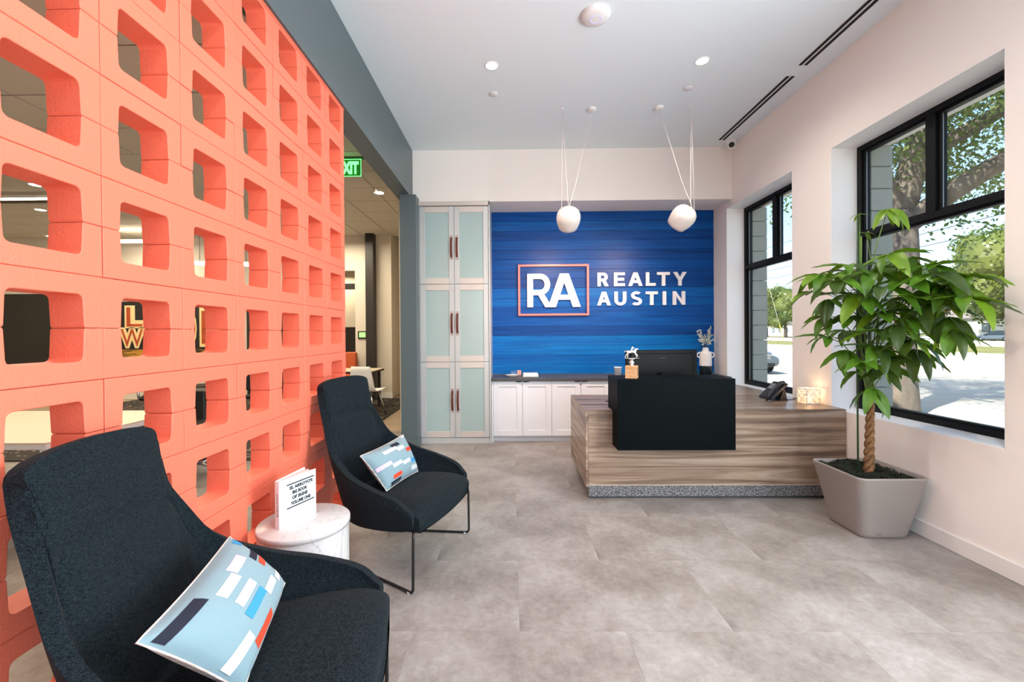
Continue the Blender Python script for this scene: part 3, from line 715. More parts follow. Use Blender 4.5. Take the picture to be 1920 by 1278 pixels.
B('card', mat('card_blue', (50, 110, 170), .6), t, -.012, .075, 5.580, 5.590, CT + .0065, CT + .072, bev=.0005, label='blue card')
B('card', mat('card_pink', (232, 160, 140), .6), t, .078, .128, 5.582, 5.590, CT + .0065, CT + .075, bev=.0005, label='pink card')
text('lettering', 'REALTY', .01, face_neg_y(.032, 5.5795, CT + .04), M_white, t, .0004, 0, fit=(.06, .008))
t = thing('brochure_tray', 'clear acrylic tray holding white sheets on the charcoal countertop', 'tray', (.24, 5.48, CT))
bm = bmesh.new()
for q in ((.135, .365, 5.40, 5.56, CT, CT + .004), (.135, .139, 5.40, 5.56, CT, CT + .055), (.361, .365, 5.40, 5.56, CT, CT + .055), (.139, .361, 5.556, 5.56, CT, CT + .06)): box(bm, *q, bev=.001)
obj('tray_shell', bm, M_acrylic, t)
M_paper = mat('white_paper', (244, 244, 244), .8)
for k in range(5): B('paper_stack', M_paper, t, .150 + k * .001, .350 - k * .0015, 5.41, 5.55, CT + .0045 + k * .008, CT + .0122 + k * .008, bev=.0005)
t = thing('paper_cup', 'white tapered cup on the countertop left of the horse trophy', 'cup', (1.38, 5.40, CT))
bm = bmesh.new(); lathe(bm, [(0, 0), (.034, 0), (.050, .118), (.0525, .120), (.050, .123), (.0475, .120), (.032, .004), (0, .004)], (1.38, 5.42, CT), 32); obj('cup_body', bm, M_paper, t)
bm = bmesh.new(); tube(bm, [(1.38 + .051 * math.cos(k / 24 * 2 * PI), 5.42 + .051 * math.sin(k / 24 * 2 * PI), CT + .121) for k in range(24)], .0022, 6, closed=True); obj('rolled_rim', bm, M_paper, t)
# vase with dried leaves
VX, VY = 2.595, 5.60
t = thing('vase', 'white two-handled bottle vase with a black foot, on the countertop', 'vase', (VX, VY, CT))
M_vase = mat('white_stoneware', (238, 234, 230), .7, bump=(120, .1)); M_vblk = mat('black_glaze', (26, 38, 42), .18)
bm = bmesh.new(); lathe(bm, [(0, 0), (.070, 0), (.0765, .004), (.0765, .120)], (VX, VY, CT), 40); obj('foot', bm, M_vblk, t, label='glossy black lower band')
bm = bmesh.new(); lathe(bm, [(.0765, .1203), (.0772, .20), (.0772, .265), (.072, .288), (.050, .306), (.040, .325), (.034, .355), (.0335, .362), (.030, .362), (.030, .30)], (VX, VY, CT), 40); obj('body', bm, M_vase, t)
for s in (-1, 1):
    bm = bmesh.new(); pts = [(VX + s * (.062 + .052 * math.sin(a)), VY, CT + .262 + .036 * math.cos(a)) for a in [k / 14 * PI * 1.12 - .12 for k in range(15)]]
    tube(bm, pts, .0095, 10); obj('handle', bm, M_vase, t)
br = thing('dried_branches', 'dusty pale green leafy sprigs standing in the white vase', 'branches', (VX, VY, CT + .36))
M_sprig = mat('pale_eucalyptus', (186, 192, 172), .8, var=(30, (226, 228, 216))); M_twig = mat('twig', (96, 84, 64), .8)
rs = random.Random(5)
for k, (tx, ty, tz) in enumerate(((-.115, -.01, .22), (-.06, .03, .235), (-.09, -.03, .10), (.075, .0, .27), (.11, .02, .17), (.045, -.03, .20), (.0, .03, .16), (.10, -.02, .10))):
    base = Vector((VX + tx * .12, VY + ty * .3, CT + .342)); tip = Vector((VX + tx, VY + ty, CT + .362 + tz)); mid = (base + tip) / 2 + Vector((-tx * .25, 0, .02))
    bm = bmesh.new(); tube(bm, [base, mid, tip], .0022, 5); sp = obj('stem', bm, M_twig, br)
    bm = bmesh.new()
    for q in range(26):
        u = .38 + .62 * q / 25; c = base * (1 - u) ** 2 + mid * 2 * u * (1 - u) + tip * u * u
        d = Vector((rs.uniform(-1, 1), rs.uniform(-1, 1), rs.uniform(-.2, 1))).normalized(); s_ = rs.uniform(.022, .038); sd = d.orthogonal().normalized() * s_ * .42; up = d.cross(sd).normalized() * .003
        vs = [bm.verts.new(c + v) for v in (Vector((0, 0, 0)), d * s_ * .5 + sd + up, d * s_, d * s_ * .5 - sd + up, d * s_ * .5 - up)]
        for f in ((0, 1, 4), (1, 2, 4), (2, 3, 4), (3, 0, 4), (0, 3, 1), (1, 3, 2)): bm.faces.new([vs[i] for i in f])
    obj('leaves', bm, M_sprig, sp)

# ================================================================== SIGN ON THE PLANKS
YS = YB - .008
sg = thing('wall_sign', 'raised white letters and a coral framed monogram on the blue plank wall', 'sign', (1.25, YS, 2.0))
M_let = mat('white_sign_letter', (236, 236, 240), .45); M_sf = mat('coral_sign_frame', (244, 120, 112), .35)
sx0, sx1, sz0, sz1 = .099, 1.072, 1.640, 2.344; th = .028
bm = bmesh.new()
for q in ((sx0, sx1, sz1 - th, sz1), (sx0, sx1, sz0, sz0 + th), (sx0, sx0 + th, sz0 + th, sz1 - th), (sx1 - th, sx1, sz0 + th, sz1 - th)): box(bm, q[0], q[1], YS - .045, YS - .018, q[2], q[3], bev=.001)
obj('frame', bm, M_sf, sg, label='coral rectangular frame')
bm = bmesh.new()
for x in (sx0 + .05, sx1 - .05):
    for z in (sz0 + .012, sz1 - .012): cyl(bm, (0, 0, 0), .005, .005, .03, 8, M=Matrix.Translation((x, YS + .004, z)) @ Matrix.Rotation(PI / 2, 4, 'X'))
obj('standoff', bm, M_black, sg)
def letter(ch, polys, x0, z0, w, h, dep=.03):
    """polys: list of convex-ish outlines in unit square, extruded towards the room"""
    bm = bmesh.new()
    for i, pl in enumerate(polys):
        P = [(x0 + p[0] * w, z0 + p[1] * h) for p in pl]; prism(bm, P, 'y', YS - .004 - dep + (i if i < 4 else 4 + i % 2) * .0006, YS - .004)
    bmesh.ops.triangulate(bm, faces=[f for f in bm.faces if len(f.verts) > 4]); return obj('letter', bm, M_let, sg)
def bar(x0, x1, y0, y1): return [(x0, y0), (x1, y0), (x1, y1), (x0, y1)]
def ring(cx, cy, rx, ry, tx, ty, a0, a1, n=14):
    out = []
    for k in range(n):
        a, b = math.radians(a0 + (a1 - a0) * k / n), math.radians(a0 + (a1 - a0) * (k + 1) / n)
        out.append([(cx + rx * math.cos(a), cy + ry * math.sin(a)), (cx + rx * math.cos(b), cy + ry * math.sin(b)), (cx + (rx - tx) * math.cos(b), cy + (ry - ty) * math.sin(b)), (cx + (rx - tx) * math.cos(a), cy + (ry - ty) * math.sin(a))])
    return out
def gR(s, v):   # s horizontal stroke weight, v = stem weight
    return [bar(0, v, 0, 1), bar(v, .52, 1 - s, 1), bar(v, .52, .36, .36 + s)] + ring(.52, (1.36) / 2, .40, .32, v * .95, s, -90, 90) + [[(.42, .38), (.42 + v * 1.12, .38), (1.0, 0), (1.0 - v * 1.2, 0)]]
def gA(s, v): return [[(0, 0), (v * 1.08, 0), (.5 + v * .42, 1), (.5 - v * .60, 1)], [(1 - v * 1.08, 0), (1, 0), (.5 + v * .60, 1), (.5 - v * .42, 1)], [(.2, .22), (.8, .22), (.8 - .075, .22 + s), (.2 + .075, .22 + s)]]
def gE(s, v): return [bar(0, v, 0, 1), bar(v, 1, 0, s), bar(v, .93, .5 - s / 2, .5 + s / 2), bar(v, 1, 1 - s, 1)]
def gL(s, v): return [bar(0, v, 0, 1), bar(v, 1, 0, s)]
def gT(s, v): return [bar(.5 - v / 2, .5 + v / 2, 0, 1 - s), bar(0, 1, 1 - s, 1)]
def gY(s, v): return [bar(.5 - v / 2, .5 + v / 2, 0, .44), [(0, 1), (v * 1.15, 1), (.5 + v / 2, .40), (.5 - v / 2, .40)], [(1, 1), (1 - v * 1.15, 1), (.5 - v / 2, .40), (.5 + v / 2, .40)]]
def gU(s, v): return [bar(0, v, .38, 1), bar(1 - v, 1, .38, 1)] + ring(.5, .385, .5, .40, v, s * 1.05, 180, 360, 18)
def gI(s, v): return [bar(0, 1, 0, 1)]
def gN(s, v): return [bar(0, v, 0, 1), bar(1 - v, 1, 0, 1), [(v * .9, 1), (0, 1), (1 - v * .9, 0), (1, 0)]]
def gS(s, v): return ring(.5, .72, .46, .30, v * .95, s, 38, 270, 16) + ring(.5, .28, .48, .30, v * .95, s, -142, 90, 16)
# RA monogram
rx, rz, rh = .224, 1.757, .462
letter('R', gR(.16, .235), rx, rz, .345, rh)
letter('A', gA(.15, .225), rx + .285, rz, .452, rh)
for row, zz, items in ((0, 2.040, (('R', 1.192, .155), ('E', 1.42, .150), ('A', 1.617, .195), ('L', 1.857, .135), ('T', 2.012, .175), ('Y', 2.232, .185))),
                       (1, 1.776, (('A', 1.186, .190), ('U', 1.424, .165), ('S', 1.647, .160), ('T', 1.855, .165), ('I', 2.087, .047), ('N', 2.225, .170)))):
    for ch, x, w in items:
        letter(ch, {'R': gR, 'E': gE, 'A': gA, 'L': gL, 'T': gT, 'Y': gY, 'U': gU, 'S': gS, 'I': gI, 'N': gN}[ch](.205, .047 / w), x, zz, w, .187, .022)

# ================================================================== RECEPTION DESK
DX0, DY0, DY1, DZ = .622, 3.515, 4.40, .742
dk = thing('reception_desk', 'wood-grained reception desk with mitred ends in front of the blue wall', 'desk', (1.7, 3.95, 0))
RX = XR - .002
B('front_panel', M_wood_x, dk, DX0 + .022, RX, DY0, DY0 + .022, .118, DZ - .001, bev=.0005)
def top():
    bm = bmesh.new(); P = [(DX0 + .0, DY0 + .0), (RX, DY0), (RX, 5.20), (2.16, 5.20), (2.16, DY1), (DX0, DY1)]
    prism(bm, P, 'z', DZ - .001, DZ + .004); return bm
obj('worktop', top(), M_wood_x, dk)
B('end_panel', M_wood_y, dk, DX0, DX0 + .020, DY0, DY1, .100, DZ - .001, bev=.0005)
B('inner_panel', M_wood_x, dk, DX0 + .02, 2.16, DY1 - .02, DY1 - .002, .118, DZ - .001, bev=.0005)
B('plinth', speck_material('terrazzo', (44, 46, 48), (158, 160, 160), 150, .52, .5, .03), dk, DX0 + .025, RX, DY0 + .004, DY0 + .06, .018, .1175, bev=.001)
B('plinth_return', M_top, dk, DX0 + .05, DX0 + .07, DY0 + .06, DY1 - .05, .0, .1175, bev=.001)
B('toe_kick', mat('dark_toe', (62, 66, 70), .6), dk, DX0 + .035, RX, DY0 + .02, DY0 + .07, 0, .018, bev=0)
B('edge_banding', mat('edge_band', (196, 180, 164), .4), dk, DX0 + .022, RX, DY0 - .001, DY0 + .001, .112, .119, bev=0)
M_tb = mat('matt_black_laminate', (2, 9, 11), .5, spec=.06)
bx = thing('transaction_counter', 'matt black box counter clamped over the front of the wooden desk', 'counter', (1.31, 3.5, .458))
def boxcounter():
    bm = bmesh.new(); P = [(3.335, .458), (3.513, .458), (3.513, .7465), (3.665, .7465), (3.665, 1.027), (3.335, 1.027)]
    prism(bm, P, 'x', .846, 1.782); bmesh.ops.bevel(bm, geom=list(bm.edges), offset=.0015, segments=1, affect='EDGES'); return bm
obj('body', boxcounter(), M_tb, bx)
B('rear_bracket', M_black, bx, .815, .846, 3.62, 3.64, .80, .808)
# monitor
t = thing('computer_monitor', 'wide black computer monitor seen from behind on the desk', 'monitor', (1.44, 4.02, DZ))
ML = mat('monitor_plastic', (5, 6, 7), .4, spec=.15)
MM = Matrix.Translation((1.435, 4.0, 0)) @ Matrix.Rotation(math.radians(2), 4, 'Z')
bm = bmesh.new(); box(bm, -.345, .345, 0, .022, .835, 1.232, bev=.006, seg=2, M=MM); box(bm, -.30, .30, -.008, .001, .86, 1.20, bev=.007, seg=2, M=MM); obj('housing', bm, ML, t)
bm = bmesh.new(); box(bm, -.03, .03, -.06, -.03, DZ + .012, 1.02, bev=.006, M=MM); obj('neck', bm, ML, t)
bm = bmesh.new(); box(bm, -.12, .12, -.10, .10, DZ + .0045, DZ + .016, bev=.004, M=MM); obj('base', bm, ML, t)
bm = bmesh.new(); box(bm, -.338, .338, .0222, .0225, .842, 1.225, M=MM); obj('screen', bm, mat('dark_screen', (8, 9, 11), .1), t)
text('badge', 'SAMSUNG', .01, face_neg_y(1.44, 3.989, 1.155) , mat('grey_badge', (90, 90, 92), .4), t, .0004, .0001, fit=(.055, .007))
# stand arm thin white cable beside the vase
# trophy
t = thing('horse_trophy', 'silver horse and rider trophy on a blond wood cube, on the black counter', 'trophy', (.985, 3.43, 1.027))
M_cube = mat('blond_wood', (222, 178, 130), .5, var=(3, (202, 152, 104), (1, 1, 8), .1)); M_sil = mat('silver_plate', (214, 212, 210), .3, .55)
MT = Matrix.Translation((.985, 3.425, 1.027)) @ Matrix.Rotation(math.radians(-24), 4, 'Z')
bm = bmesh.new(); box(bm, -.046, .046, -.046, .046, 0, .102, bev=.002, M=MT); obj('wooden_cube', bm, M_cube, t)
text('lettering', 'BEST PLACE', .01, MT @ face_neg_y(0, -.0464, .052), mat('brown_ink', (120, 60, 40), .6), t, .0004, 0, fit=(.058, .007))
text('lettering', '2017', .01, MT @ face_neg_y(0, -.0464, .020), MATS['brown_ink'], t, .0004, 0, fit=(.026, .008))
text('lettering', 'RA', .01, MT @ face_neg_y(0, -.0464, .084), mat('gold_ink', (176, 140, 60), .5), t, .0004, 0, fit=(.03, .012))
for k, s in enumerate(('BEST', 'PLACES', 'TO WORK', 'AUSTIN')): text('lettering', s, .01, MT @ Matrix.Rotation(PI / 2, 4, 'Z') @ face_neg_y(.0, -.0464, .082 - k * .017), M_ink, t, .0004, 0, fit=(.045, .009))
bm = bmesh.new(); lathe(bm, [(0, .102), (.022, .102), (.022, .107), (.010, .112), (.024, .128), (.012, .143), (.008, .148), (.020, .154), (.028, .158), (.028, .162), (0, .162)], (0, 0, 0), 6, M=MT); obj('pedestal', bm, M_sil, t)
def skin(name, verts, edges, rad, m, parent, M=Matrix.Identity(4), lv=1):
    me = D.meshes.new(name); me.from_pydata([M @ Vector(v) for v in verts], edges, []); o = obj(name, me, m, parent)
    md = o.modifiers.new('s', 'SKIN'); md.use_smooth_shade = True
    for i, r in enumerate(rad): me.skin_vertices[0].data[i].radius = (r, r)
    me.skin_vertices[0].data[0].use_root = True
    sb = o.modifiers.new('d', 'SUBSURF'); sb.levels = lv; sb.render_levels = lv; return o
HM = MT @ Matrix.Translation((0, 0, .162)) @ Matrix.Rotation(math.radians(24), 4, 'Z')
hv = [(0, 0, .052), (.026, 0, .056), (.040, 0, .078), (.056, 0, .072), (-.028, 0, .054), (-.048, 0, .060), (-.062, 0, .050),
      (.034, .006, .036), (.048, .006, .026), (.052, .006, .012), (.030, -.006, .034), (.040, -.006, .016), (.034, -.006, .002),
      (-.034, .006, .036), (-.028, .006, .020), (-.038, .006, .001), (-.038, -.006, .034), (-.050, -.006, .022), (-.056, -.006, .004)]
he = [(0, 1), (1, 2), (2, 3), (0, 4), (4, 5), (5, 6), (1, 7), (7, 8), (8, 9), (1, 10), (10, 11), (11, 12), (4, 13), (13, 14), (14, 15), (4, 16), (16, 17), (17, 18)]
hr = [.012, .012, .007, .0045, .0125, .003, .0025, .006, .0035, .003, .006, .0035, .003, .007, .0035, .003, .007, .0035, .003]
for s in (0,): skin('horse', hv, he, hr, M_sil, t, HM)
rv = [(-.004, 0, .066), (.004, 0, .084), (.012, 0, .096), (.020, 0, .080), (.030, 0, .078), (.006, .010, .058), (.0, .011, .044), (.006, -.010, .058), (.0, -.011, .044)]
skin('rider', rv, [(0, 1), (1, 2), (1, 3), (3, 4), (0, 5), (5, 6), (0, 7), (7, 8)], [.007, .0065, .006, .003, .0025, .0045, .003, .0045, .003], M_sil, t, HM)
B('base_plate', M_sil, t, -.058, .058, -.013, .013, .1618, .1638, bev=.0005, M=MT @ Matrix.Rotation(math.radians(24), 4, 'Z'))
# telephone
t = thing('desk_telephone', 'black office telephone tilted up on its stand at the desk end', 'telephone', (2.53, 4.0, DZ + .004))
M_ph = mat('phone_plastic', (44, 44, 48), .32); MP = Matrix.Translation((2.535, 4.02, DZ + .0042)) @ Matrix.Rotation(math.radians(8), 4, 'Z')
MB = MP @ Matrix.Translation((0, 0, .026)) @ Matrix.Rotation(math.radians(-42), 4, 'Y')
bm = bmesh.new(); box(bm, -.105, .115, -.085, .085, .022, .046, bev=.006, seg=2, M=MB @ Matrix.Translation((.012, 0, .035))); obj('body', bm, M_ph, t)
bm = bmesh.new(); prism(bm, [(-.015, .0), (.075, 0), (.062, .012), (.042, .10), (.022, .10)], 'y', -.06, .06); bmesh.ops.transform(bm, matrix=MP, verts=bm.verts); obj('stand', bm, M_ph, t)
bm = bmesh.new(); pts = [MB @ Vector(p) for p in ((-.10, -.062, .088), (-.085, -.062, .112), (0, -.062, .118), (.085, -.062, .114), (.112, -.062, .090))]; tube(bm, pts, [.019, .017, .013, .018, .022], 12)
obj('handset', bm, M_ph, t)
bm = bmesh.new()
for i in range(4):
    for j in range(3): box(bm, -.075 + i * .022, -.060 + i * .022, -.005 + j * .026, .014 + j * .026, .0810, .0845, bev=.001, M=MB)
obj('keypad', bm, mat('phone_keys', (70, 72, 76), .4), t)
bm = bmesh.new(); box(bm, .025, .095, -.01, .072, .081, .0830, M=MB); obj('display', bm, mat('phone_display', (120, 130, 132), .2), t)
bm = bmesh.new(); c = [MP @ Vector((-.16 + .016 * k / 6 + .010 * math.cos(k * 1.25), -.07 + .05 * math.sin(k / 16), .0145 + .010 * math.sin(k * 1.25))) for k in range(44)]
tube(bm, c, .0028, 5); obj('coiled_cord', bm, M_black, t)
cb = bmesh.new(); tube(cb, fillet([(2.60, 4.03, DZ + .0085), (2.66, 4.00, DZ + .0085), (2.72, 4.04, DZ + .0085), (2.785, 4.12, DZ + .0085)], .03), .003, 6); obj('cable', cb, M_black, t)
# lantern
LX, LY = 2.70, 3.82
t = thing('candle_lantern', 'square white pierced candle lantern glowing at the wall end of the desk', 'lantern', (LX, LY, DZ + .004))
M_lan = mat('lit_ceramic', (250, 236, 222), .5); M_lan.node_tree.nodes['Principled BSDF'].inputs['Transmission Weight'].default_value = .0
s = .062; hh = .135; zb = DZ + .0045
bm = bmesh.new()
for q in ((-s, s, -s, s, 0, .004), (-s, s, -s, -s + .003, .128, hh), (-s, s, s - .003, s, .128, hh), (-s, -s + .003, -s, s, .128, hh), (s - .003, s, -s, s, .128, hh), (-s, s, -s, -s + .003, .004, .010), (-s, s, s - .003, s, .004, .010)): box(bm, *q, M=Matrix.Translation((LX, LY, zb)))
for sx in (-1, 1):
    for sy in (-1, 1): box(bm, sx * s, sx * (s - .005), sy * s, sy * (s - .005), .004, .130, M=Matrix.Translation((LX, LY, zb)))
obj('frame', bm, M_lan, t)
for f in range(4):
    MF = Matrix.Translation((LX, LY, zb)) @ Matrix.Rotation(f * PI / 2, 4, 'Z'); bm = bmesh.new()
    for i in range(2):
        for j in range(2):
            cx, cz = -.029 + i * .058, .038 + j * .060
            for R_ in (.027, .014):
                tube(bm, [MF @ Vector((cx + R_ * math.cos(k / 20 * 2 * PI), -s + .003, cz + R_ * math.sin(k / 20 * 2 * PI))) for k in range(20)], .0032, 6, closed=True)
            for a in range(4): tube(bm, [MF @ Vector((cx + .014 * math.cos(a * PI / 2 + .6), -s + .003, cz + .014 * math.sin(a * PI / 2 + .6))), MF @ Vector((cx + .03 * math.cos(a * PI / 2 + .6), -s + .003, cz + .03 * math.sin(a * PI / 2 + .6)))], .002, 5)
    obj('pierced_side', bm, M_lan, t)
bm = bmesh.new(); cyl(bm, (LX, LY, zb + .0045), .030, .030, .055, 20); obj('candle', bm, mat('candle_wax', (255, 240, 215), .6, emit=((255, 196, 130), 2.5)), t)
bm = bmesh.new(); lathe(bm, [(0, 0), (.006, .006), (.005, .016), (0, .028)], (LX, LY, zb + .062), 10); obj('flame', bm, mat('candle_flame', (255, 220, 150), .5, emit=((255, 190, 110), 12)), t)
l = D.lights.new('candle_light', 'POINT'); l.energy = .5; l.color = (1, .68, .38); l.shadow_soft_size = .02; lo = link(D.objects.new('candle_light', l)); lo.location = (LX, LY, zb + .10)

# ================================================================== CEILING FIXTURES
M_bulb = mat('warm_bulb', (255, 240, 220), .5, emit=((255, 236, 208), 26))
def downlight(x, y, z, label, p, col=(1, .90, .79), grp=None, r=.048):
    t = thing('downlight', label, 'ceiling light', (x, y, z), 0, grp)
    bm = bmesh.new(); lathe(bm, [(r + .014, 0), (r + .013, -.003), (r + .002, -.005), (r, -.002), (r, .0)], (x, y, z), 28); obj('trim_ring', bm, M_white, t)
    bm = bmesh.new(); lathe(bm, [(0, -.0015), (r, -.0015), (r, -.0005), (0, -.0005)], (x, y, z), 28); obj('lens', bm, M_bulb, t)
    l = D.lights.new('downlight_beam', 'SPOT'); l.energy = p; l.color = col; l.spot_size = math.radians(155); l.spot_blend = 1.0; l.shadow_soft_size = .04
    o = link(D.objects.new('downlight_beam', l)); o.location = (x, y, z - .02); return t
downlight(-.155, 3.645, ZC, 'round recessed ceiling light above the path to the tall cabinet', 85)
downlight(1.662, 3.625, ZC, 'round recessed ceiling light above the reception desk', 85)
downlight(-.155, 1.15, ZC, 'round recessed ceiling light above the near lounge chair', 85)
downlight(1.662, 1.15, ZC, 'round recessed ceiling light nearest the entrance by the big window', 85)
def smallcap(x, y, label):
    t = thing('sprinkler_cover', label, 'sprinkler', (x, y, ZC)); bm = bmesh.new(); lathe(bm, [(0, -.009), (.040, -.009), (.042, -.007), (.042, -.004), (.036, -.004), (.036, 0)], (x, y, ZC), 28); obj('cover_plate', bm, M_white, t)
smallcap(-.155, 4.07, 'small round sprinkler cover left of the white pendants'); smallcap(1.708, 4.02, 'small round sprinkler cover above the right white pendant')
t = thing('access_point', 'large white domed wireless access point on the lobby ceiling', 'access point', (.635, 3.08, ZC))
MA = Matrix.Translation((.635, 3.08, ZC))
bm = bmesh.new(); lathe(bm, [(0, -.038), (.03, -.0375), (.07, -.033), (.098, -.022), (.106, -.010), (.104, 0)], (0, 0, 0), 48, M=MA); obj('dome', bm, M_white, t)
bm = bmesh.new(); lathe(bm, [(.036, -.0372), (.0385, -.0395), (.041, -.0368)], (0, 0, 0), 40, M=MA); obj('led_ring', bm, mat('led_ring', (190, 190, 240), .4, emit=((180, 180, 255), .4)), t)
def diffuser(x, y0, y1, label):
    t = thing('slot_diffuser', label, 'air vent', (x, (y0 + y1) / 2, ZC))
    for k, q in enumerate((x - .046, x - .007, x + .038)): B('rail', M_white, t, q, q + (.014 if k == 1 else .006), y0, y1, ZC - .003, ZC + .0)
    for k, q in enumerate((x - .036, x + .011)): B('slot', mat('slot_dark', (10, 10, 11), .7), t, q, q + .025, y0, y1, ZC - .005, ZC - .001, bev=0)
diffuser(2.573, 3.86, 5.115, 'shorter black twin-slot air diffuser near the security camera'); diffuser(2.573, .6, 3.70, 'longer black twin-slot air diffuser running towards the viewer')
t = thing('security_camera', 'small white dome camera with a dark lens in the ceiling corner', 'camera', (2.70, 5.12, ZC))
bm = bmesh.new(); lathe(bm, [(.052, 0), (.055, -.008), (.050, -.020), (.030, -.030), (0, -.030)], (2.70, 5.14, ZC), 28); obj('mount', bm, M_white, t)
bm = bmesh.new(); bmesh.ops.create_uvsphere(bm, u_segments=24, v_segments=16, radius=.046, matrix=Matrix.Translation((2.70, 5.125, ZC - .063))); obj('ball', bm, M_white, t, smooth=True)
MC = Matrix.Translation((2.70, 5.125, ZC - .063)) @ Vector((-.45, -1, -.25)).to_track_quat('Z', 'Y').to_matrix().to_4x4()
bm = bmesh.new(); lathe(bm, [(0, .0475), (.022, .0455), (.030, .038), (.033, .030)], (0, 0, 0), 24, M=MC); obj('lens', bm, M_black, t, label='round black lens')
# pendants
M_pen = mat('white_lacquer', (238, 230, 224), .35)
def pendant(c, axis, canopy, hook, label, swap):
    """c centre of the shade, axis = direction the mouth points"""
    t = thing('pendant_lamp', label, 'pendant lamp', c)
    ax = Vector(axis).normalized(); MQ = Matrix.Translation(c) @ ax.to_track_quat('-Z', 'Y').to_matrix().to_4x4()
    prof = [(.012, .122), (.040, .121), (.075, .110), (.104, .086), (.120, .050), (.124, .015), (.120, -.030), (.108, -.075), (.098, -.105), (.092, -.1053), (.1, -.075), (.113, -.03), (.117, .015), (.112, .05), (.095, .08), (.06, .10), (.012, .104)]
    bm = bmesh.new(); lathe(bm, prof, (0, 0, 0), 48, M=MQ); obj('shade', bm, M_pen, t)
    bm = bmesh.new(); lathe(bm, [(0, .03), (.06, .03), (.06, .035), (0, .035)], (0, 0, 0), 24, M=MQ); obj('lamp_disc', bm, M_bulb, t)
    bm = bmesh.new(); lathe(bm, [(.013, .104), (.013, .132), (.006, .136), (0, .136)], (0, 0, 0), 16, M=MQ); obj('collar', bm, M_pen, t)
    cx, cy = canopy; bm = bmesh.new(); lathe(bm, [(0, -.024), (.030, -.024), (.044, -.016), (.047, 0)], (cx, cy, ZC), 32); obj('canopy', bm, M_white, t)
    hx, hy = hook; bm = bmesh.new(); lathe(bm, [(.010, 0), (.010, -.006), (.004, -.010), (.004, -.020), (0, -.022)], (hx, hy, ZC), 14); obj('ceiling_hook', bm, M_white, t)
    topc = MQ @ Vector((0, 0, .136)); side = MQ @ Vector((swap * .0, -.03 if False else .0, .120)); left = MQ @ Vector((-.075 * swap, 0, .106))
    C1 = Vector((cx, cy, ZC - .022)); H1 = Vector((hx, hy, ZC - .018))
    for pts in ((C1, C1 * .25 + topc * .75 + Vector((.006 * swap, 0, -.02)), topc + Vector((.012 * swap, 0, .05)), topc), (topc, topc + Vector((-.01, 0, .06)), H1), (H1 + Vector((.004, 0, 0)), left if swap > 0 else MQ @ Vector((.085, 0, .098)))):
        bm = bmesh.new(); tube(bm, pts, .0034, 7); obj('cord', bm, M_pen, t)
    l = D.lights.new('pendant_beam', 'SPOT'); l.energy = 95; l.color = (1, .66, .48); l.spot_size = math.radians(140); l.spot_blend = .6; l.shadow_soft_size = .05
    o = link(D.objects.new('pendant_beam', l)); o.location = Vector(c) + ax * -.01; o.rotation_euler = ax.to_track_quat('-Z', 'Y').to_euler()
pendant((.603, 4.35, 2.585), (.05, .75, -.62), (.858, 4.37), (.545, 4.35), 'white round pendant lamp on cords above the RA frame', 1)
pendant((1.782, 4.35, 2.585), (-.38, .62, -.55), (1.552, 4.36), (1.872, 4.34), 'white tilted pendant lamp on cords above the reception desk', -1)

# ================================================================== MONEY TREE IN ITS POT
PX, PY = 2.515, 2.985
pot = thing('planter', 'large square taupe planter with rounded corners against the right wall', 'planter', (PX, PY, 0))
M_pot = mat('taupe_planter', (150, 143, 137), .34, bump=(3, .02))
def rsq(bm, hw, z, r, n=8):
    ring = []
    for q, (sx, sy) in enumerate(((1, 1), (-1, 1), (-1, -1), (1, -1))):
        for k in range(n + 1):
            a = PI / 2 * q + PI / 2 * k / n; ring.append(bm.verts.new((PX + sx * (hw - r) + r * math.cos(a), PY + sy * (hw - r) + r * math.sin(a), z)))
    return ring
bm = bmesh.new(); RR = [rsq(bm, *q) for q in ((.150, .0, .05), (.158, .004, .055), (.166, .03, .055), (.232, .412, .055), (.236, .420, .055), (.234, .427, .053), (.226, .429, .048), (.220, .424, .045), (.210, .36, .045), (.206, .355, .045))]
for A, C in zip(RR, RR[1:]):
    for i in range(len(A)): bm.faces.new((A[i], A[(i + 1) % len(A)], C[(i + 1) % len(A)], C[i])).smooth = True
bm.faces.new(RR[0][::-1]); bm.faces.new(RR[-1]); obj('pot', bm, M_pot, pot)
text('badge', 'lechuza', .01, Matrix.Translation((PX - .06, PY - .1672, .035)) @ Matrix.Rotation(math.radians(100), 4, 'X'), M_dark, pot, .0004, 0, fit=(.035, .006))
moss = bmesh.new(); rm = random.Random(11)
for k in range(2600):
    x, y = rm.uniform(-.202, .202), rm.uniform(-.202, .202)
    c = Vector((PX + x, PY + y, .402 + .030 * noise.noise(Vector((x * 9, y * 9, 0))) + .022 * (1 - (abs(x) + abs(y)) / .4)))
    a = rm.uniform(0, 6.28); d = Vector((math.cos(a), math.sin(a), rm.uniform(-.3, .6))) * rm.uniform(.012, .026); n_ = Vector((-d.y, d.x, .004)).normalized() * .0022
    vs = [moss.verts.new(v) for v in (c - d - n_, c - d + n_, c + Vector((0, 0, .008)) + n_, c + Vector((0, 0, .008)) - n_, c + d + n_, c + d - n_)]
    moss.faces.new((vs[0], vs[1], vs[2], vs[3])); moss.faces.new((vs[3], vs[2], vs[4], vs[5]))
g = [[moss.verts.new((PX + x * .208, PY + y * .208, .390 + .022 * noise.noise(Vector((x * 2, y * 2, 5))))) for y in [k / 6 - 1 for k in range(13)]] for x in [k / 6 - 1 for k in range(13)]]
for i in range(12):
    for j in range(12): moss.faces.new((g[i][j], g[i + 1][j], g[i + 1][j + 1], g[i][j + 1]))
mo = obj('moss', moss, mat('dark_moss', (34, 44, 24), .95, var=(40, (22, 20, 14))), pot); mo['kind'] = 'stuff'
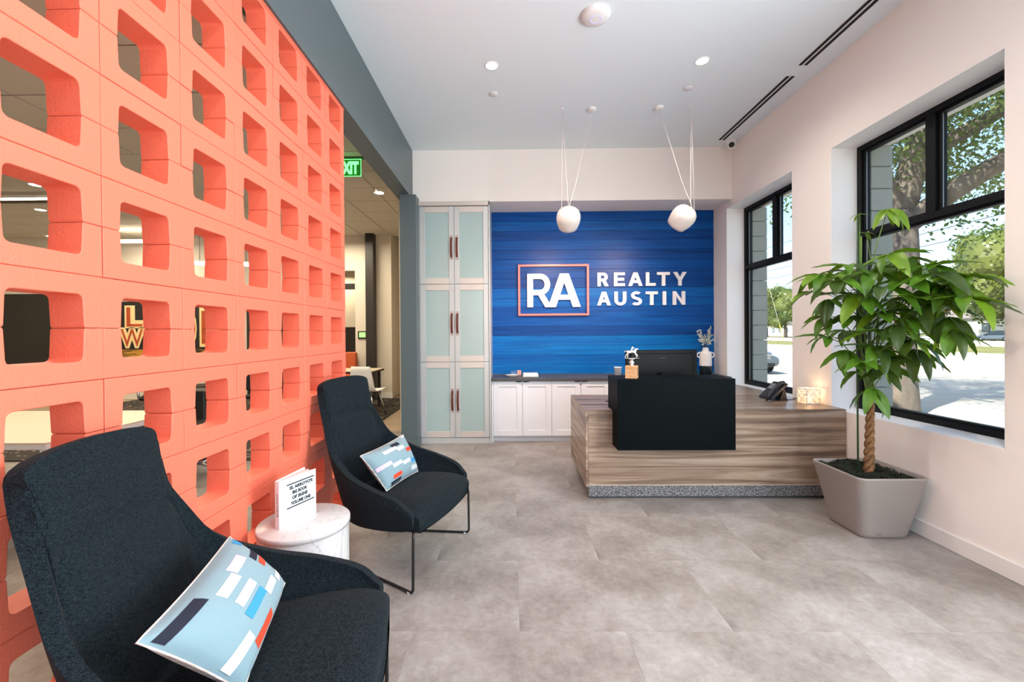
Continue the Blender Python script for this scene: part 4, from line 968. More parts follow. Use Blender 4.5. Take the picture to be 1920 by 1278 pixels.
pl = thing('money_tree', 'tall braided-trunk houseplant with glossy hand-shaped leaves in the taupe planter', 'plant', (2.505, 2.95, .38))
M_bark = mat('braided_bark', (150, 112, 72), .85, var=(18, (112, 78, 48), (1, 1, 3)), bump=(60, .6))
M_stemg = mat('green_stem', (112, 140, 62), .6); M_stake = mat('green_stake', (40, 66, 40), .5)
for s in range(3):
    bm = bmesh.new(); pts = []; rs_ = []
    for k in range(34):
        u = k / 33; z = .36 + .60 * u; a = u * 3.4 * 2 * PI + s * 2 * PI / 3; R_ = .019 * (1 - .3 * u)
        pts.append((2.500 + .016 * u + R_ * math.cos(a), 2.95 + R_ * math.sin(a), z)); rs_.append(.0165 * (1 - .35 * u) + (.006 if u < .05 else 0))
    tube(bm, pts, rs_, 9); obj('trunk', bm, M_bark, pl)
bm = bmesh.new(); tube(bm, [(2.412, 2.93, .37), (2.414, 2.94, 1.3), (2.412, 2.93, 2.20)], .0055, 8); obj('stake', bm, M_stake, pl, label='thin dark green support stake')
CL = [(2.504,2.8,2.205,.17,1),(2.443,2.95,2.213,.07,0),(2.479,2.95,2.083,.07,0),(2.6,2.75,1.877,.23,1),(2.16,2.95,1.80,.21,0),(2.15,3.0,1.68,.20,0),(2.21,2.85,1.74,.22,0),(2.47,3.05,1.844,.22,0),(2.318,2.8,1.641,.24,1),(2.397,2.7,1.675,.25,0),(2.52,2.7,1.72,.25,0),(2.62,2.62,1.80,.25,0),(2.62,2.58,1.663,.24,0),(2.61,2.42,1.590,.25,0),(2.62,2.52,1.48,.23,1),(2.551,2.75,1.48,.24,0),(2.45,2.8,1.52,.24,0),(2.338,2.9,1.50,.2,0),(2.25,3.0,1.50,.18,0),(2.30,2.9,1.27,.2,1),(2.25,3.0,1.36,.18,0),(2.415,2.8,1.30,.23,0),(2.58,2.8,1.35,.23,0),(2.60,2.72,1.28,.22,1),(2.399,2.9,1.12,.17,0),(2.511,2.85,1.14,.19,0),(2.40,2.8,1.02,.21,1),(2.58,2.85,1.14,.16,0),(2.54,2.9,1.86,.24,0),(2.601,2.60,1.56,.25,0),
      (2.33,3.02,1.80,.22,0),(2.28,2.85,1.84,.20,0),(2.42,2.82,1.80,.24,0),(2.50,2.62,1.60,.26,0),(2.55,2.55,1.74,.24,0),(2.66,2.46,1.72,.22,0),(2.45,2.68,1.44,.24,1),(2.36,2.76,1.40,.22,0),(2.52,2.66,1.34,.22,0),(2.64,2.66,1.66,.24,0),(2.40,2.96,1.66,.22,0),(2.47,2.74,1.90,.22,0),(2.58,2.48,1.40,.20,1),(2.33,2.80,1.20,.19,0),(2.47,2.78,1.22,.20,0),(2.20,2.92,1.62,.20,1),(2.55,2.82,1.60,.24,0),(2.42,3.05,1.40,.18,0)]
def leaf_mesh(bend):
    bm = bmesh.new(); n = 9; W = .165; rows = []
    for i in range(n + 1):
        u = i / n; w = W * (math.sin(PI * min(1, u * .96 + .015) ** .82) ** .85) if 0 < i < n else .004
        zc = -bend * u * u * .55; xx = u * (1 - .12 * bend * u)
        rows.append([(xx, s * w, zc + abs(s) * w * .30 + .012 * math.sin(u * 22) * abs(s) * (1 if i % 2 else .4)) for s in (-1, -.5, 0, .5, 1)])
    V = [[bm.verts.new(p) for p in r] for r in rows]
    for i in range(n):
        for j in range(4): bm.faces.new((V[i][j], V[i + 1][j], V[i + 1][j + 1], V[i][j + 1])).smooth = True
    me = D.meshes.new('leaflet'); bm.to_mesh(me); bm.free(); return me
def leaf_mat(name, c1, c2):
    m = mat(name, c1, .35, spec=.5, var=(3, c2)); n_, l_ = m.node_tree.nodes, m.node_tree.links; b = n_['Principled BSDF']
    tr = n_.new('ShaderNodeBsdfTranslucent'); tr.inputs[0].default_value = srgb(120, 160, 30); mx = n_.new('ShaderNodeMixShader'); mx.inputs[0].default_value = .25
    l_.new(b.outputs[0], mx.inputs[1]); l_.new(tr.outputs[0], mx.inputs[2]); l_.new(mx.outputs[0], n_['Material Output'].inputs[0]); return m
LM = [leaf_mat('leaf_green', (58, 104, 26), (92, 134, 36)), leaf_mat('leaf_deep_green', (44, 66, 34), (66, 88, 40)), leaf_mat('leaf_young', (120, 156, 36), (98, 134, 30))]
LV = []
for m_ in LM:
    for b_ in (.25, .6, 1.05):
        me = leaf_mesh(b_); me.materials.append(m_); LV.append(me)
rl = random.Random(21); plinv = Matrix.Translation(-pl.location)
def add_leaf(c, d, L_, mi, roll=0):
    d = d.normalized(); up = Vector((0, 0, 1)); s = up.cross(d); s = s.normalized() if s.length > .05 else Vector((1, 0, 0)); nn = d.cross(s)
    M_ = Matrix((( d.x, s.x, nn.x, c.x), (d.y, s.y, nn.y, c.y), (d.z, s.z, nn.z, c.z), (0, 0, 0, 1))) @ Matrix.Rotation(roll, 4, 'X') @ Matrix.Scale(L_, 4)
    o = link(D.objects.new('leaflet', LV[mi * 3 + rl.randrange(3)])); o.parent = pl; o.matrix_parent_inverse = plinv; o.matrix_world = M_; o.matrix_basis = M_
    return o
for ci, (x, y, z, sz, hang) in enumerate(CL):
    c = Vector((x, y, z)); base = Vector((2.505 + rl.uniform(-.02, .02), 2.95 + rl.uniform(-.02, .02), max(.9, z - rl.uniform(.18, .34))))
    if z > 2.1: base = Vector((2.44, 2.95, 1.5))
    bm = bmesh.new(); tube(bm, [base, base * .35 + c * .65 + Vector((0, 0, .05)), c], [.0045, .0032, .0025], 6); obj('petiole', bm, M_stemg, pl)
    out = Vector((x - 2.505, y - 2.95, 0)); out = out.normalized() if out.length > .03 else Vector((0, -1, 0)); n_ = 6 if sz > .1 else 4; a0 = math.atan2(out.y, out.x)
    for k in range(n_):
        a = a0 + (k - (n_ - 1) / 2) * (4.6 / n_) + rl.uniform(-.2, .2); L_ = sz * (1.08 - .10 * abs(k - (n_ - 1) / 2)) * rl.uniform(.9, 1.12)
        d = Vector((math.cos(a), math.sin(a), (-.60 if hang else -.06) + rl.uniform(-.34, .26)))
        tip = c + d.normalized() * L_
        if tip.x > XR - .01:
            inside = 2.42 < tip.y < 3.66 and tip.z > .8
            if not (inside and tip.x < 2.98): d.x *= .15; tip = c + d.normalized() * L_
            if tip.x > XR - .012: d.x = -.1
        young = 2 if z > 2.0 or rl.random() < .16 else (1 if rl.random() < .42 else 0)
        add_leaf(c, d, L_, young, rl.uniform(-.35, .35))
# upper stem
for pts in (((2.516, 2.95, .93), (2.49, 2.96, 1.3), (2.46, 2.96, 1.75), (2.45, 2.95, 2.06)), ((2.516, 2.95, .93), (2.54, 2.93, 1.25), (2.53, 2.90, 1.62)), ((2.505, 2.95, .93), (2.46, 2.95, 1.2), (2.42, 2.93, 1.5))):
    bm = bmesh.new(); tube(bm, [catmull(pts, k / 10 * (len(pts) - 1)) for k in range(11)], .007, 8); obj('green_stem', bm, M_stemg, pl)

# ================================================================== THE OFFICE BEYOND THE SCREEN
M_cp = mat('patterned_carpet', (44, 40, 36), .95)
n_, l_ = M_cp.node_tree.nodes, M_cp.node_tree.links
tcx = n_.new('ShaderNodeTexCoord'); mp_ = n_.new('ShaderNodeMapping'); mp_.inputs['Scale'].default_value = (4, 16, 1); vo = n_.new('ShaderNodeTexVoronoi'); vo.inputs['Scale'].default_value = 1.6
l_.new(tcx.outputs['Object'], mp_.inputs[0]); l_.new(mp_.outputs[0], vo.inputs[0]); rp_ = n_.new('ShaderNodeValToRGB'); rp_.color_ramp.interpolation = 'CONSTANT'
rp_.color_ramp.elements[0].color = srgb(196, 180, 150); rp_.color_ramp.elements[1].position = .2; rp_.color_ramp.elements[1].color = srgb(46, 40, 36)
l_.new(vo.outputs['Distance'], rp_.inputs[0]); l_.new(rp_.outputs[0], n_['Principled BSDF'].inputs['Base Color'])
tag(B('rug', M_cp, None, -8.2, -2.1, 4.6, 9.05, .0005, .010, bev=0), 'dark patterned office carpet beyond the opening', 'carpet')
t = thing('steel_column', 'dark square column standing in the office by the far white wall', 'column', (-3.03, 9.0, 0))
B('shaft', M_dark, t, -3.115, -2.945, 8.88, 9.07, 0.10, 3.574); B('base_cover', M_dark, t, -3.135, -2.905, 8.85, 9.08, .0105, .12)
t = thing('wall_thermostat', 'small touch screen panel glowing green on the office wall', 'wall panel', (-3.24, 9.08, 1.38))
B('case', M_black, t, -3.36, -3.125, 9.075, 9.098, 1.30, 1.47, bev=.004); B('screen', mat('green_screen', (150, 220, 130), .4, emit=((150, 225, 120), 1.1)), t, -3.33, -3.19, 9.073, 9.076, 1.335, 1.445, bev=0)
# exit sign
t = thing('exit_sign', 'green glowing EXIT sign hanging from the office ceiling', 'sign', (-1.985, 5.07, 3.40))
B('housing', mat('exit_housing', (60, 120, 50), .4), t, -2.19, -1.78, 5.05, 5.09, 3.536, 3.572)
B('panel', mat('exit_panel_green', (28, 120, 40), .2, emit=((30, 150, 40), .35)), t, -2.16, -1.815, 5.066, 5.074, 3.325, 3.535, bev=0)
Mg = mat('exit_glow', (150, 255, 170), .4, emit=((120, 255, 150), 1.6))
bm = bmesh.new()
for q in ((-2.16, -1.815, 3.325, 3.331), (-2.16, -1.815, 3.529, 3.535), (-2.16, -2.154, 3.325, 3.535), (-1.821, -1.815, 3.325, 3.535)): box(bm, q[0], q[1], 5.062, 5.068, q[2], q[3])
obj('glowing_edge', bm, Mg, t)
text('lettering', 'EXIT', .1, face_neg_y(-1.968, 5.062, 3.430), Mg, t, .002, .006, fit=(.245, .155))
# downlights and slots in the office ceiling
for i, (x, y, lb) in enumerate(((-2.0, 6.34, 'round office ceiling light seen through the opening past the screen'), (-6.75, 5.85, 'round office ceiling light seen through a screen hole near the long light bar'), (-8.0, 7.0, 'round office ceiling light further left behind the long light bar'), (-9.9, 8.85, 'round office ceiling light in the far left office corner'))):
    t = thing('office_downlight', lb, 'ceiling light', (x, y, 3.56))
    bm = bmesh.new(); lathe(bm, [(.085, 0), (.085, -.006), (.07, -.009), (.068, -.004)], (x, y, 3.562), 24); obj('trim_ring', bm, M_white, t)
    bm = bmesh.new(); lathe(bm, [(0, -.006), (.068, -.006), (.068, -.001)], (x, y, 3.562), 24); obj('lens', bm, M_bulb, t)
M_led = mat('led_strip', (255, 246, 226), .5, emit=((255, 238, 205), 5))
for (x0, x1, y, z, lb) in ((-8.9, -6.2, 6.2, 3.47, 'long thin linear light bar nearest the screen in the office'), (-9.2, -6.9, 8.4, 3.30, 'long thin linear light bar near the painted mural')):
    t = thing('linear_light', lb, 'pendant light', ((x0 + x1) / 2, y, z)); B('housing', M_white, t, x0, x1, y - .04, y + .04, z + .012, z + .055); B('diffuser', M_led, t, x0 + .01, x1 - .01, y - .036, y + .036, z, z + .0118, bev=0)
    for xx in (x0 + .3, x1 - .3): bm = bmesh.new(); tube(bm, [(xx, y, z + .05), (xx, y, 3.562)], .003, 5); obj('suspension_wire', bm, M_black, t)
for i, (x, y, z, lb) in enumerate(((-5.95, 7.9, 2.78, 'flat white disc pendant light, left of two in the office'), (-5.05, 7.9, 2.75, 'flat white disc pendant light, right of two in the office'))):
    t = thing('disc_pendant', lb, 'pendant light', (x, y, z)); bm = bmesh.new(); lathe(bm, [(0, .05), (.04, .05), (.30, .012), (.30, .004), (0, .004)], (x, y, z), 32); obj('shade', bm, M_white, t)
    bm = bmesh.new(); lathe(bm, [(0, .0), (.27, .0), (.27, .003), (0, .003)], (x, y, z), 32); obj('diffuser', bm, M_led, t)
    bm = bmesh.new(); tube(bm, [(x, y, z + .05), (x, y, 3.562)], .004, 5); obj('cord', bm, M_black, t)
t = thing('ceiling_slot', 'dark slot vent in the office ceiling tiles', 'air vent', (-7.7, 6.4, 3.56)); B('slot_frame', M_black, t, -9.3, -7.1, 6.55, 6.63, 3.550, 3.5615)
# dark display on the back wall
t = thing('wall_display', 'large switched-off black display on the far left office wall', 'television', (-10.4, 9.05, 1.5))
B('bezel', M_black, t, -11.5, -9.45, 9.04, 9.098, .70, 2.34, bev=.005); B('screen_panel', mat('dark_screen2', (12, 11, 10), .18), t, -11.46, -9.49, 9.036, 9.0395, 1.0, 2.30, bev=0)
# mural
t = thing('mural_panel', 'cream orange and black lettered mural panel on the office back wall', 'mural', (-7.6, 9.05, 1.5))
M_mk = mat('mural_black', (26, 20, 18), .7); M_mo = mat('mural_orange', (190, 84, 30), .7, var=(2.5, (150, 50, 24), (1, 1, 3))); M_mc = mat('mural_cream', (236, 206, 150), .7); M_mg = mat('mural_gold', (196, 140, 50), .7, var=(3, (60, 40, 20), (1, 1, 5), .08))
B('board', M_mk, t, -9.0, -6.2, 9.06, 9.098, .86, 2.16, bev=.003)
B('painted_ground', M_mg, t, -8.98, -6.22, 9.056, 9.060, .88, 1.10, bev=0)
for s, x, z, w, h in (('L', -8.28, 1.82, .44, .50), ('C', -7.72, 1.84, .42, .50), ('I', -7.30, 1.82, .14, .50), ('W', -8.34, 1.36, .62, .46), ('I', -7.86, 1.36, .16, .46), ('N', -7.52, 1.36, .36, .46), ('E', -6.60, 1.58, .48, .86), ('O', -7.05, 1.56, .30, .80)):
    text('mural_letter', s, .3, face_neg_y(x, 9.055, z), M_mc, t, .004, .035, fit=(w, h)); text('mural_letter_core', s, .3, face_neg_y(x, 9.051, z), M_mo, t, .003, .0, fit=(w * .80, h * .84))
t = thing('dark_door', 'dark office door right of the mural', 'door', (-5.35, 9.07, 0)); B('leaf', M_dark, t, -5.80, -4.90, 9.06, 9.098, .01, 2.15); B('handle', M_chrome, t, -5.72, -5.60, 9.03, 9.059, 1.0, 1.03)
# room behind the opening at the far wall
t = thing('dark_cabinet', 'dark low cabinet seen through the far doorway', 'cabinet', (-4.2, 10.3, 0)); B('body', M_dark, t, -4.8, -3.2, 10.2, 10.7, 0, 1.55); B('top', M_dark, t, -4.82, -3.18, 10.18, 10.72, 1.5505, 1.58)
B('header_rail', M_dark, ob, -4.35, -3.43, 9.12, 9.24, 2.40, 2.52)
t = thing('orange_seat', 'orange upholstered seat beside the far table', 'seat', (-3.6, 8.75, 0)); B('cushion', mat('orange_vinyl', (196, 92, 44), .6), t, -3.9, -3.35, 8.55, 9.02, .35, .55, bev=.03, seg=3); B('back', MATS['orange_vinyl'], t, -3.9, -3.35, 8.92, 9.04, .551, 1.02, bev=.03, seg=3); B('base', M_black, t, -3.85, -3.4, 8.6, 8.98, .0105, .349)
# wood details in the recess on the right
t = thing('wood_bench', 'wooden cubby beside the office opening', 'cabinet', (-2.3, 10.6, 0)); B('lower_box', mat('oak', (176, 122, 72), .5), t, -2.75, -1.62, 10.3, 10.9, 0, .55); B('upper_shelf', MATS['oak'], t, -2.75, -1.62, 10.3, 10.9, 2.25, 2.55)
def table(name, label, x0, x1, y0, y1, z, mt, me_):
    t = thing(name, label, 'table', ((x0 + x1) / 2, (y0 + y1) / 2, 0)); B('table_top', mt, t, x0, x1, y0, y1, z - .012, z, bev=.002); B('apron', me_, t, x0, x1, y0, y1, z - .045, z - .0125, bev=.002)
    for x in (x0 + .08, x1 - .08):
        for y in (y0 + .08, y1 - .08): B('leg', me_, t, x - .025, x + .025, y - .025, y + .025, .0105 if (x < -2.1 and y > 4.6) else 0, z - .0455)
    return t
M_oakt = mat('light_maple', (232, 216, 192), .3)
table('work_table', 'white-edged maple work table behind the lower screen holes', -5.0, -2.9, 2.55, 3.65, .74, M_oakt, M_white)
table('meeting_table', 'maple table seen past the far end of the screen', -4.4, -2.50, 7.45, 8.15, .74, M_oakt, M_dark)
def shell_chair(x, y, rz, label, m, frame, z=.014):
    t = thing('shell_chair', label, 'chair', (x, y, z), rz)
    prof = [(.22, 0, .44), (.20, 0, .455), (.05, 0, .44), (-.10, 0, .44), (-.19, 0, .50), (-.225, 0, .66), (-.25, 0, .86)]
    hw = [.20, .215, .225, .225, .215, .205, .17]
    def f(u, v):
        k = u * 6; p = catmull(prof, k); w = catmull([(h, 0, 0) for h in hw], k).x; s = v * 2 - 1; return (p.x + (.03 * s * s if u > .6 else 0), s * w, p.z + .03 * s * s * (1 - u))
    obj('seat_shell', pad(f, 18, 10, lambda a, b: .012), m, t, world=False, smooth=True)
    for sx, sy in ((.16, .17), (.16, -.17), (-.16, .17), (-.16, -.17)):
        bm = bmesh.new(); tube(bm, [(sx * .7, sy * .7, .435), (sx * 1.25, sy * 1.25, 0)], .011, 8); obj('leg', bm, frame, t, world=False)
    return t
shell_chair(-2.42, 7.0, 1.35, 'white moulded shell chair at the far maple table', M_white, M_chrome)
def task_chair(x, y, rz, label, z=.0105):
    t = thing('task_chair', label, 'chair', (x, y, z), rz)
    B('seat', M_black, t, -.24, .24, -.24, .24, .44, .50, bev=.025, seg=3, world=False); B('backrest', M_black, t, -.27, -.23, -.22, .22, .58, 1.02, bev=.018, seg=3, world=False)
    bm = bmesh.new(); tube(bm, fillet([(-.05, 0, .43), (-.27, 0, .43), (-.29, 0, .80)], .06), .016, 8); obj('back_arm', bm, M_chrome, t, world=False)
    bm = bmesh.new(); cyl(bm, (0, 0, .10), .025, .022, .335, 14); obj('column', bm, M_chrome, t, world=False)
    for k in range(5):
        a = k * 2 * PI / 5; bm = bmesh.new(); tube(bm, [(0, 0, .12), (.29 * math.cos(a), .29 * math.sin(a), .075)], [.02, .012], 8); lg = obj('base_arm', bm, M_chrome, t, world=False)
        bm = bmesh.new(); cyl(bm, (0, 0, 0), .028, .028, .03, 14, M=Matrix.Translation((.29 * math.cos(a) - .015 * math.sin(a) * 0, .29 * math.sin(a), .030)) @ Matrix.Rotation(a, 4, 'Z') @ Matrix.Rotation(PI / 2, 4, 'X')); obj('caster', bm, M_black, t, world=False)
    return t
task_chair(-5.35, 6.3, .6, 'black task chair on chrome base behind the second screen column'); task_chair(-5.6, 7.5, -2.2, 'black task chair on chrome base below the mural letters')
task_chair(-4.2, 6.1, 2.6, 'black task chair on chrome base behind the fourth screen column'); task_chair(-3.2, 4.15, 1.2, 'black task chair nearest the maple work table', 0)
t = thing('waste_bin', 'tall black bin beside the task chairs', 'bin', (-3.65, 4.75, 0)); B('body', M_black, t, -3.85, -3.45, 4.62, 4.90, .0105, .78, bev=.01); B('paper_sheet', M_paper, t, -3.44, -3.25, 4.70, 4.72, .0105, .62)

# ================================================================== OUTDOORS
M_barkt = mat('oak_bark', (112, 102, 90), .95, var=(6, (84, 76, 68), (1, 1, .4)), bump=(14, .9, (1, 1, .35)))
def leafcloud(bm, cs, rad, per, size, rnd, squash=.75):
    for c in cs:
        for k in range(per):
            d = Vector((rnd.gauss(0, 1), rnd.gauss(0, 1), rnd.gauss(0, squash))) * rad * .5; p = Vector(c) + d; s = size * rnd.uniform(.6, 1.3)
            a = Vector((rnd.uniform(-1, 1), rnd.uniform(-1, 1), rnd.uniform(-1, 1))).normalized(); b = a.orthogonal().normalized(); q = a.cross(b)
            v = [bm.verts.new(x) for x in (p - b * s, p + q * s * .45 + a * s * .1, p + b * s, p - q * s * .45 + a * s * .1)]; bm.faces.new(v)
M_l1 = leaf_mat('oak_leaf', (46, 62, 26), (92, 100, 44)); M_l2 = leaf_mat('far_leaf', (72, 88, 38), (112, 116, 56)); M_l3 = leaf_mat('far_leaf_dark', (46, 66, 30), (76, 92, 42))
ro = random.Random(8)
oak = thing('live_oak', 'big spreading oak close outside the large window', 'tree', (7.1, 7.87, G))
limbs = [([(7.1, 7.87, G), (7.15, 7.87, 1.2), (7.3, 7.9, 2.6), (7.35, 8.0, 3.6)], [.42, .30, .27, .27]),
         ([(7.35, 8.0, 3.4), (7.0, 8.0, 4.3), (6.6, 8.1, 5.4), (6.0, 8.3, 6.6)], [.22, .17, .13, .07]),
         ([(7.35, 8.0, 3.5), (7.65, 7.9, 4.9), (8.0, 7.7, 6.2), (8.4, 7.4, 7.6)], [.24, .20, .15, .08]),
         ([(7.35, 8.0, 3.3), (7.9, 7.5, 3.9), (8.4, 6.9, 4.3), (8.9, 6.0, 4.3), (9.2, 5.0, 4.6)], [.20, .17, .14, .11, .06]),
         ([(7.6, 7.9, 4.6), (8.3, 7.2, 5.1), (8.8, 6.4, 5.6), (9.1, 5.4, 6.1)], [.15, .12, .09, .05]),
         ([(7.35, 8.0, 3.7), (7.9, 8.9, 4.6), (8.8, 10.2, 5.4)], [.17, .12, .06]), ([(6.9, 8.0, 4.5), (6.3, 7.2, 5.0), (5.8, 6.2, 5.3)], [.11, .08, .04])]
for P_, R_ in limbs:
    bm = bmesh.new(); N_ = 8 * (len(P_) - 1); tube(bm, [catmull(P_, k / 8) + Vector((noise.noise(Vector((k, 1, 0))) * .04, 0, 0)) for k in range(N_ + 1)], [catmull([(r, 0, 0) for r in R_], k / 8).x for k in range(N_ + 1)], 10)
    obj('trunk' if P_[0][2] == G else 'limb', bm, M_barkt, oak)
bm = bmesh.new(); cs = []
for P_, R_ in limbs[1:]:
    for k in range(26):
        t_ = (.35 + .65 * ro.random()) * (len(P_) - 1); c = catmull(P_, t_); cs.append(c + Vector((ro.gauss(0, .75), ro.gauss(0, .75), abs(ro.gauss(.3, .6)))))
for k in range(330): cs.append(Vector((8.6 + ro.uniform(-3, 3.6), 7.2 + ro.uniform(-3.2, 3.2), 6.3 + ro.uniform(-1.9, 1.8))))
cs += [Vector(c) for c in ((8.35, 7.6, 3.55), (8.1, 7.7, 3.5), (8.6, 7.4, 3.75), (9.0, 6.9, 3.75), (5.7, 8.6, 4.6), (5.5, 8.8, 4.4))]
leafcloud(bm, cs, .66, 84, .056, ro); o = obj('foliage', bm, M_l1, oak); o['kind'] = 'stuff'
def tree_meshes(seed, m):
    r = random.Random(seed); bm = bmesh.new(); bl = []
    for k in range(17):
        a = r.uniform(0, 6.28); q = r.uniform(0, .33); bl.append((Vector((math.cos(a) * q, math.sin(a) * q, r.uniform(.28, .84))), r.uniform(.15, .25)))
    for c, R_ in bl:
        for k in range(460):
            d = Vector((r.gauss(0, 1), r.gauss(0, 1), r.gauss(0, 1))).normalized(); p = c + d * R_ * r.uniform(.75, 1.06); s = .015 * r.uniform(.6, 1.3); a = (d + Vector((r.uniform(-.6, .6),) * 3)).normalized(); b = a.orthogonal().normalized(); w = a.cross(b)
            bm.faces.new([bm.verts.new(x) for x in (p - b * s, p - w * s * .7, p + b * s, p + w * s * .7)])
        bmesh.ops.create_icosphere(bm, subdivisions=2, radius=R_ * .74, matrix=Matrix.Translation(c))
    fo = D.meshes.new('foliage'); bm.to_mesh(fo); bm.free(); fo.materials.append(m)
    bm = bmesh.new(); tube(bm, [(0, 0, 0), (.01, 0, .25), (0, .01, .6)], [.035, .026, .012], 8); tr = D.meshes.new('trunk'); bm.to_mesh(tr); bm.free(); tr.materials.append(M_barkt); return fo, tr
TV = [tree_meshes(1, M_l2), tree_meshes(2, M_l3), tree_meshes(3, M_l2)]
def far_tree(x, y, h, wd, k, lb):
    t = thing('street_tree', lb, 'tree', (x, y, G + .05), k * 1.3, 'trees across the street')
    for me, nm in zip(TV[k % 3], ('foliage', 'trunk')):
        o = link(D.objects.new(nm, me)); o.parent = t; o.scale = (wd, wd, h)
        if nm == 'foliage': o['kind'] = 'stuff'
LBT = 'leafy round-crowned tree standing across the street'
for k, (x, y, h, wd) in enumerate(((66, 56, 17, 16), (67, 70, 13, 12), (66, 38, 17, 15), (82, 52, 18, 14), (96, 62, 20, 17), (74, 81, 10, 9), (64, 98, 13, 12), (67, 110, 11, 10), (68, 124, 12, 12), (72, 138, 12, 14), (96, 82, 19, 18), (98, 102, 17, 18), (100, 124, 15, 18), (98, 146, 15, 20), (84, 36, 18, 14))):
    far_tree(x, y, h, wd, k, LBT)
M_hw = mat('house_siding', (226, 226, 222), .8); M_hr = mat('house_roof', (120, 112, 108), .9)
def house(x, y, sx, sy, h, lb):
    t = thing('house', lb, 'house', (x, y, G)); B('wall', M_hw, t, x - sx / 2, x + sx / 2, y - sy / 2, y + sy / 2, G, h, bev=0)
    bm = bmesh.new(); prism(bm, [(x - sx / 2 - .5, h), (x + sx / 2 + .5, h), (x, h + 2.4)], 'y', y - sy / 2 - .4, y + sy / 2 + .4); obj('roof', bm, M_hr, t)
    for k in range(int(sy / 3.2)):
        yy = y - sy / 2 + 1.8 + k * 3.2; f = B('window', M_dark, t, x - sx / 2 - .05, x - sx / 2, yy - .6, yy + .6, 1.1, 2.5, bev=0); B('pane', mat('far_pane', (120, 140, 150), .1), f, x - sx / 2 - .06, x - sx / 2 - .051, yy - .5, yy + .5, 1.2, 2.4, bev=0)
house(82, 71, 9, 14, 3.4, 'low white house behind the trees seen through the large window'); house(86, 121, 8, 34, 3.6, 'long low white building behind the trees seen through the small window')
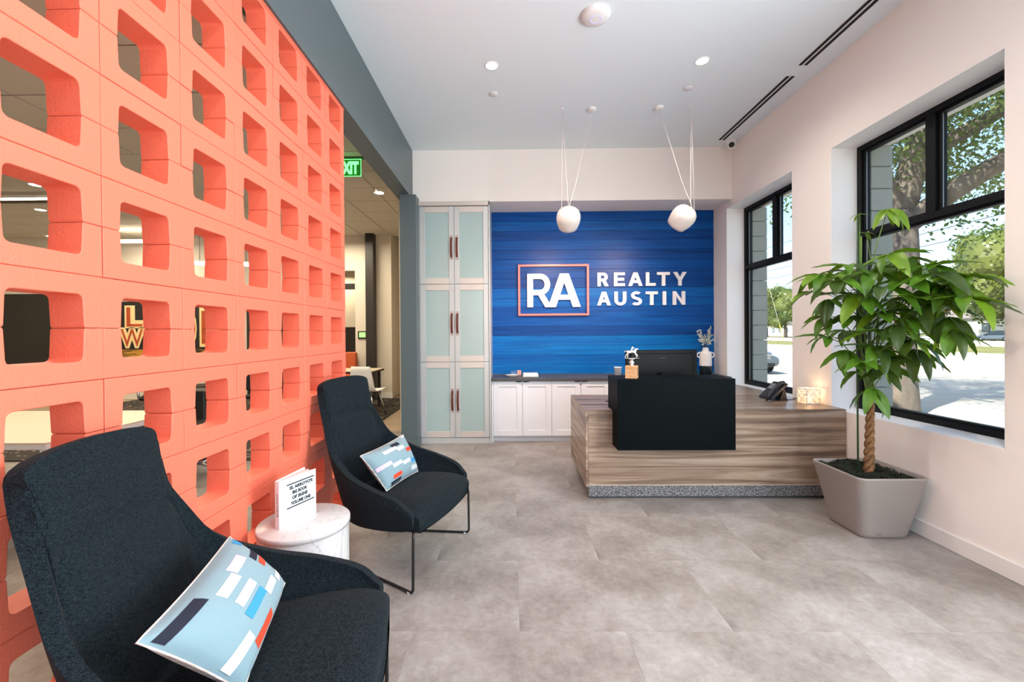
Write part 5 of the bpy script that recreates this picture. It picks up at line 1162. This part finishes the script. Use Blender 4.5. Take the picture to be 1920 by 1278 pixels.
def car(x, y, rz, m, lb, cat='car'):
    """x forward"""
    t = thing('car', lb, cat, (x, y, G), rz); Mt = Matrix.Identity(4)
    secs = [(-2.3, .30, .62, .80), (-2.22, .24, .92, .86), (-1.7, .20, 1.0, .90), (-.6, .18, .98, .91), (.7, .18, .96, .91), (1.3, .20, .93, .90), (2.0, .22, .82, .86), (2.25, .26, .70, .78), (2.32, .34, .58, .68)]
    def ring_(bm, s):
        X_, z0_, z1_, w = s; return [bm.verts.new(v) for v in ((X_, -w * .92, z0_), (X_, -w, z0_ + .12), (X_, -w, (z0_ + z1_) / 2 + .05), (X_, -w * .9, z1_), (X_, 0, z1_ + .035), (X_, w * .9, z1_), (X_, w, (z0_ + z1_) / 2 + .05), (X_, w, z0_ + .12), (X_, w * .92, z0_))]
    bm = bmesh.new(); R_ = [ring_(bm, s) for s in secs]
    for A, C in zip(R_, R_[1:]):
        for i in range(9): bm.faces.new((A[i], A[(i + 1) % 9], C[(i + 1) % 9], C[i])).smooth = True
    bm.faces.new(R_[0]); bm.faces.new(R_[-1][::-1]); bmesh.ops.recalc_face_normals(bm, faces=bm.faces); b = obj('body', bm, m, t, world=False); subdiv(b)
    gl = [(-1.75, .98, .98, .72), (-1.05, .98, 1.40, .60), (-.3, .98, 1.46, .60), (.35, .98, 1.42, .60), (1.15, .94, .96, .74)]
    bm = bmesh.new(); R_ = [[bm.verts.new(v) for v in ((X_, -.78, z0_ - .05), (X_, -w, z1_), (X_, w, z1_), (X_, .78, z0_ - .05))] for X_, z0_, z1_, w in gl]
    for A, C in zip(R_, R_[1:]):
        for i in range(4): bm.faces.new((A[i], A[(i + 1) % 4], C[(i + 1) % 4], C[i]))
    bm.faces.new(R_[0]); bm.faces.new(R_[-1][::-1]); bmesh.ops.recalc_face_normals(bm, faces=bm.faces); obj('windows', bm, mat('car_glass', (36, 44, 48), .08), t, world=False)
    bm = bmesh.new(); R_ = [[bm.verts.new((X_, s * w, z)) for s in (-1, -.5, .5, 1)] for X_, z, w in ((-1.15, 1.385, .60), (-.8, 1.455, .58), (-.3, 1.475, .58), (.2, 1.455, .58), (.42, 1.42, .60))]
    for A, C in zip(R_, R_[1:]):
        for i in range(3): bm.faces.new((A[i], C[i], C[i + 1], A[i + 1]))
    obj('roof', bm, m, t, world=False)
    for sx in (-1.4, 1.42):
        for sy in (-.80, .80):
            Mw = Matrix.Translation((sx, sy, .33)) @ Matrix.Rotation(PI / 2, 4, 'X'); bm = bmesh.new(); lathe(bm, [(.20, -.11), (.31, -.10), (.33, -.06), (.33, .06), (.31, .10), (.20, .11)], (0, 0, 0), 26, M=Mw)
            w = obj('wheel', bm, M_black, t, world=False); bm = bmesh.new(); lathe(bm, [(0, -.10), (.20, -.09), (.20, .09), (0, .10)], (0, 0, 0), 20, M=Mw); o = obj('rim', bm, M_chrome, w, world=False)
    bm = bmesh.new()
    for k in range(3): box(bm, 2.262 - k * .0, 2.315, -.42, .42, .56 + k * .06, .60 + k * .06)
    obj('grille', bm, M_chrome, t, world=False); B('lower_intake', M_black, t, 2.24, 2.33, -.55, .55, .30, .42, world=False)
    B('number_plate', M_paper, t, 2.325, 2.338, -.16, .16, .44, .53, world=False)
    for s in (-1, 1): B('headlight', mat('headlight', (220, 226, 230), .1), t, 2.02, 2.22, s * .52, s * .80, .60, .73, bev=.03, seg=2, world=False); B('tail_light', mat('tail_light', (190, 30, 26), .3), t, -2.31, -2.16, s * .56, s * .82, .70, .84, bev=.02, world=False); B('mirror', m, t, .55, .72, s * .93, s * 1.08, .98, 1.12, bev=.02, world=False)
    return t
car(8.85, 17.3, -PI / 2, mat('silver_paint', (92, 102, 110), .3, .4), 'silver car parked facing the building outside the small window')
car(49.5, 48.5, PI / 2, mat('white_car_paint', (240, 240, 242), .25), 'white car driving past on the street outside the large window')
car(64.0, 55.5, PI / 2, MATS['silver_paint'], 'silver car parked under the trees across the street')
t = thing('power_lines', 'overhead power lines crossing the sky outside the windows', 'power line', (46, 60, 0)); 
for k, (x, z) in enumerate(((46, 13.5), (46.4, 12.2), (46.8, 16.5), (45.5, 10.6))):
    bm = bmesh.new(); tube(bm, [(x, yy, z + ((yy - 60) / 60) ** 2 * 1.2) for yy in range(0, 141, 10)], .035, 5); obj('wire', bm, M_dark, t)
t = thing('utility_pole', 'wooden utility pole with yellow-guarded guy wires across the street', 'pole', (46, 110, 0))
bm = bmesh.new(); tube(bm, [(46.2, 0, G), (46.2, 0, 15)], [.17, .12], 10); obj('pole', bm, M_barkt, t)
bm = bmesh.new(); tube(bm, [(46.1, 76, 11.5), (46.1, 71, G)], .03, 5); obj('guy_wire', bm, M_walk, t)
bm = bmesh.new(); tube(bm, [(46.1, 72.2, 2.6), (46.1, 71.05, G)], .07, 6); obj('guy_guard', bm, mat('yellow_guard', (226, 190, 50), .5), t)
bpy.context.view_layer.update()
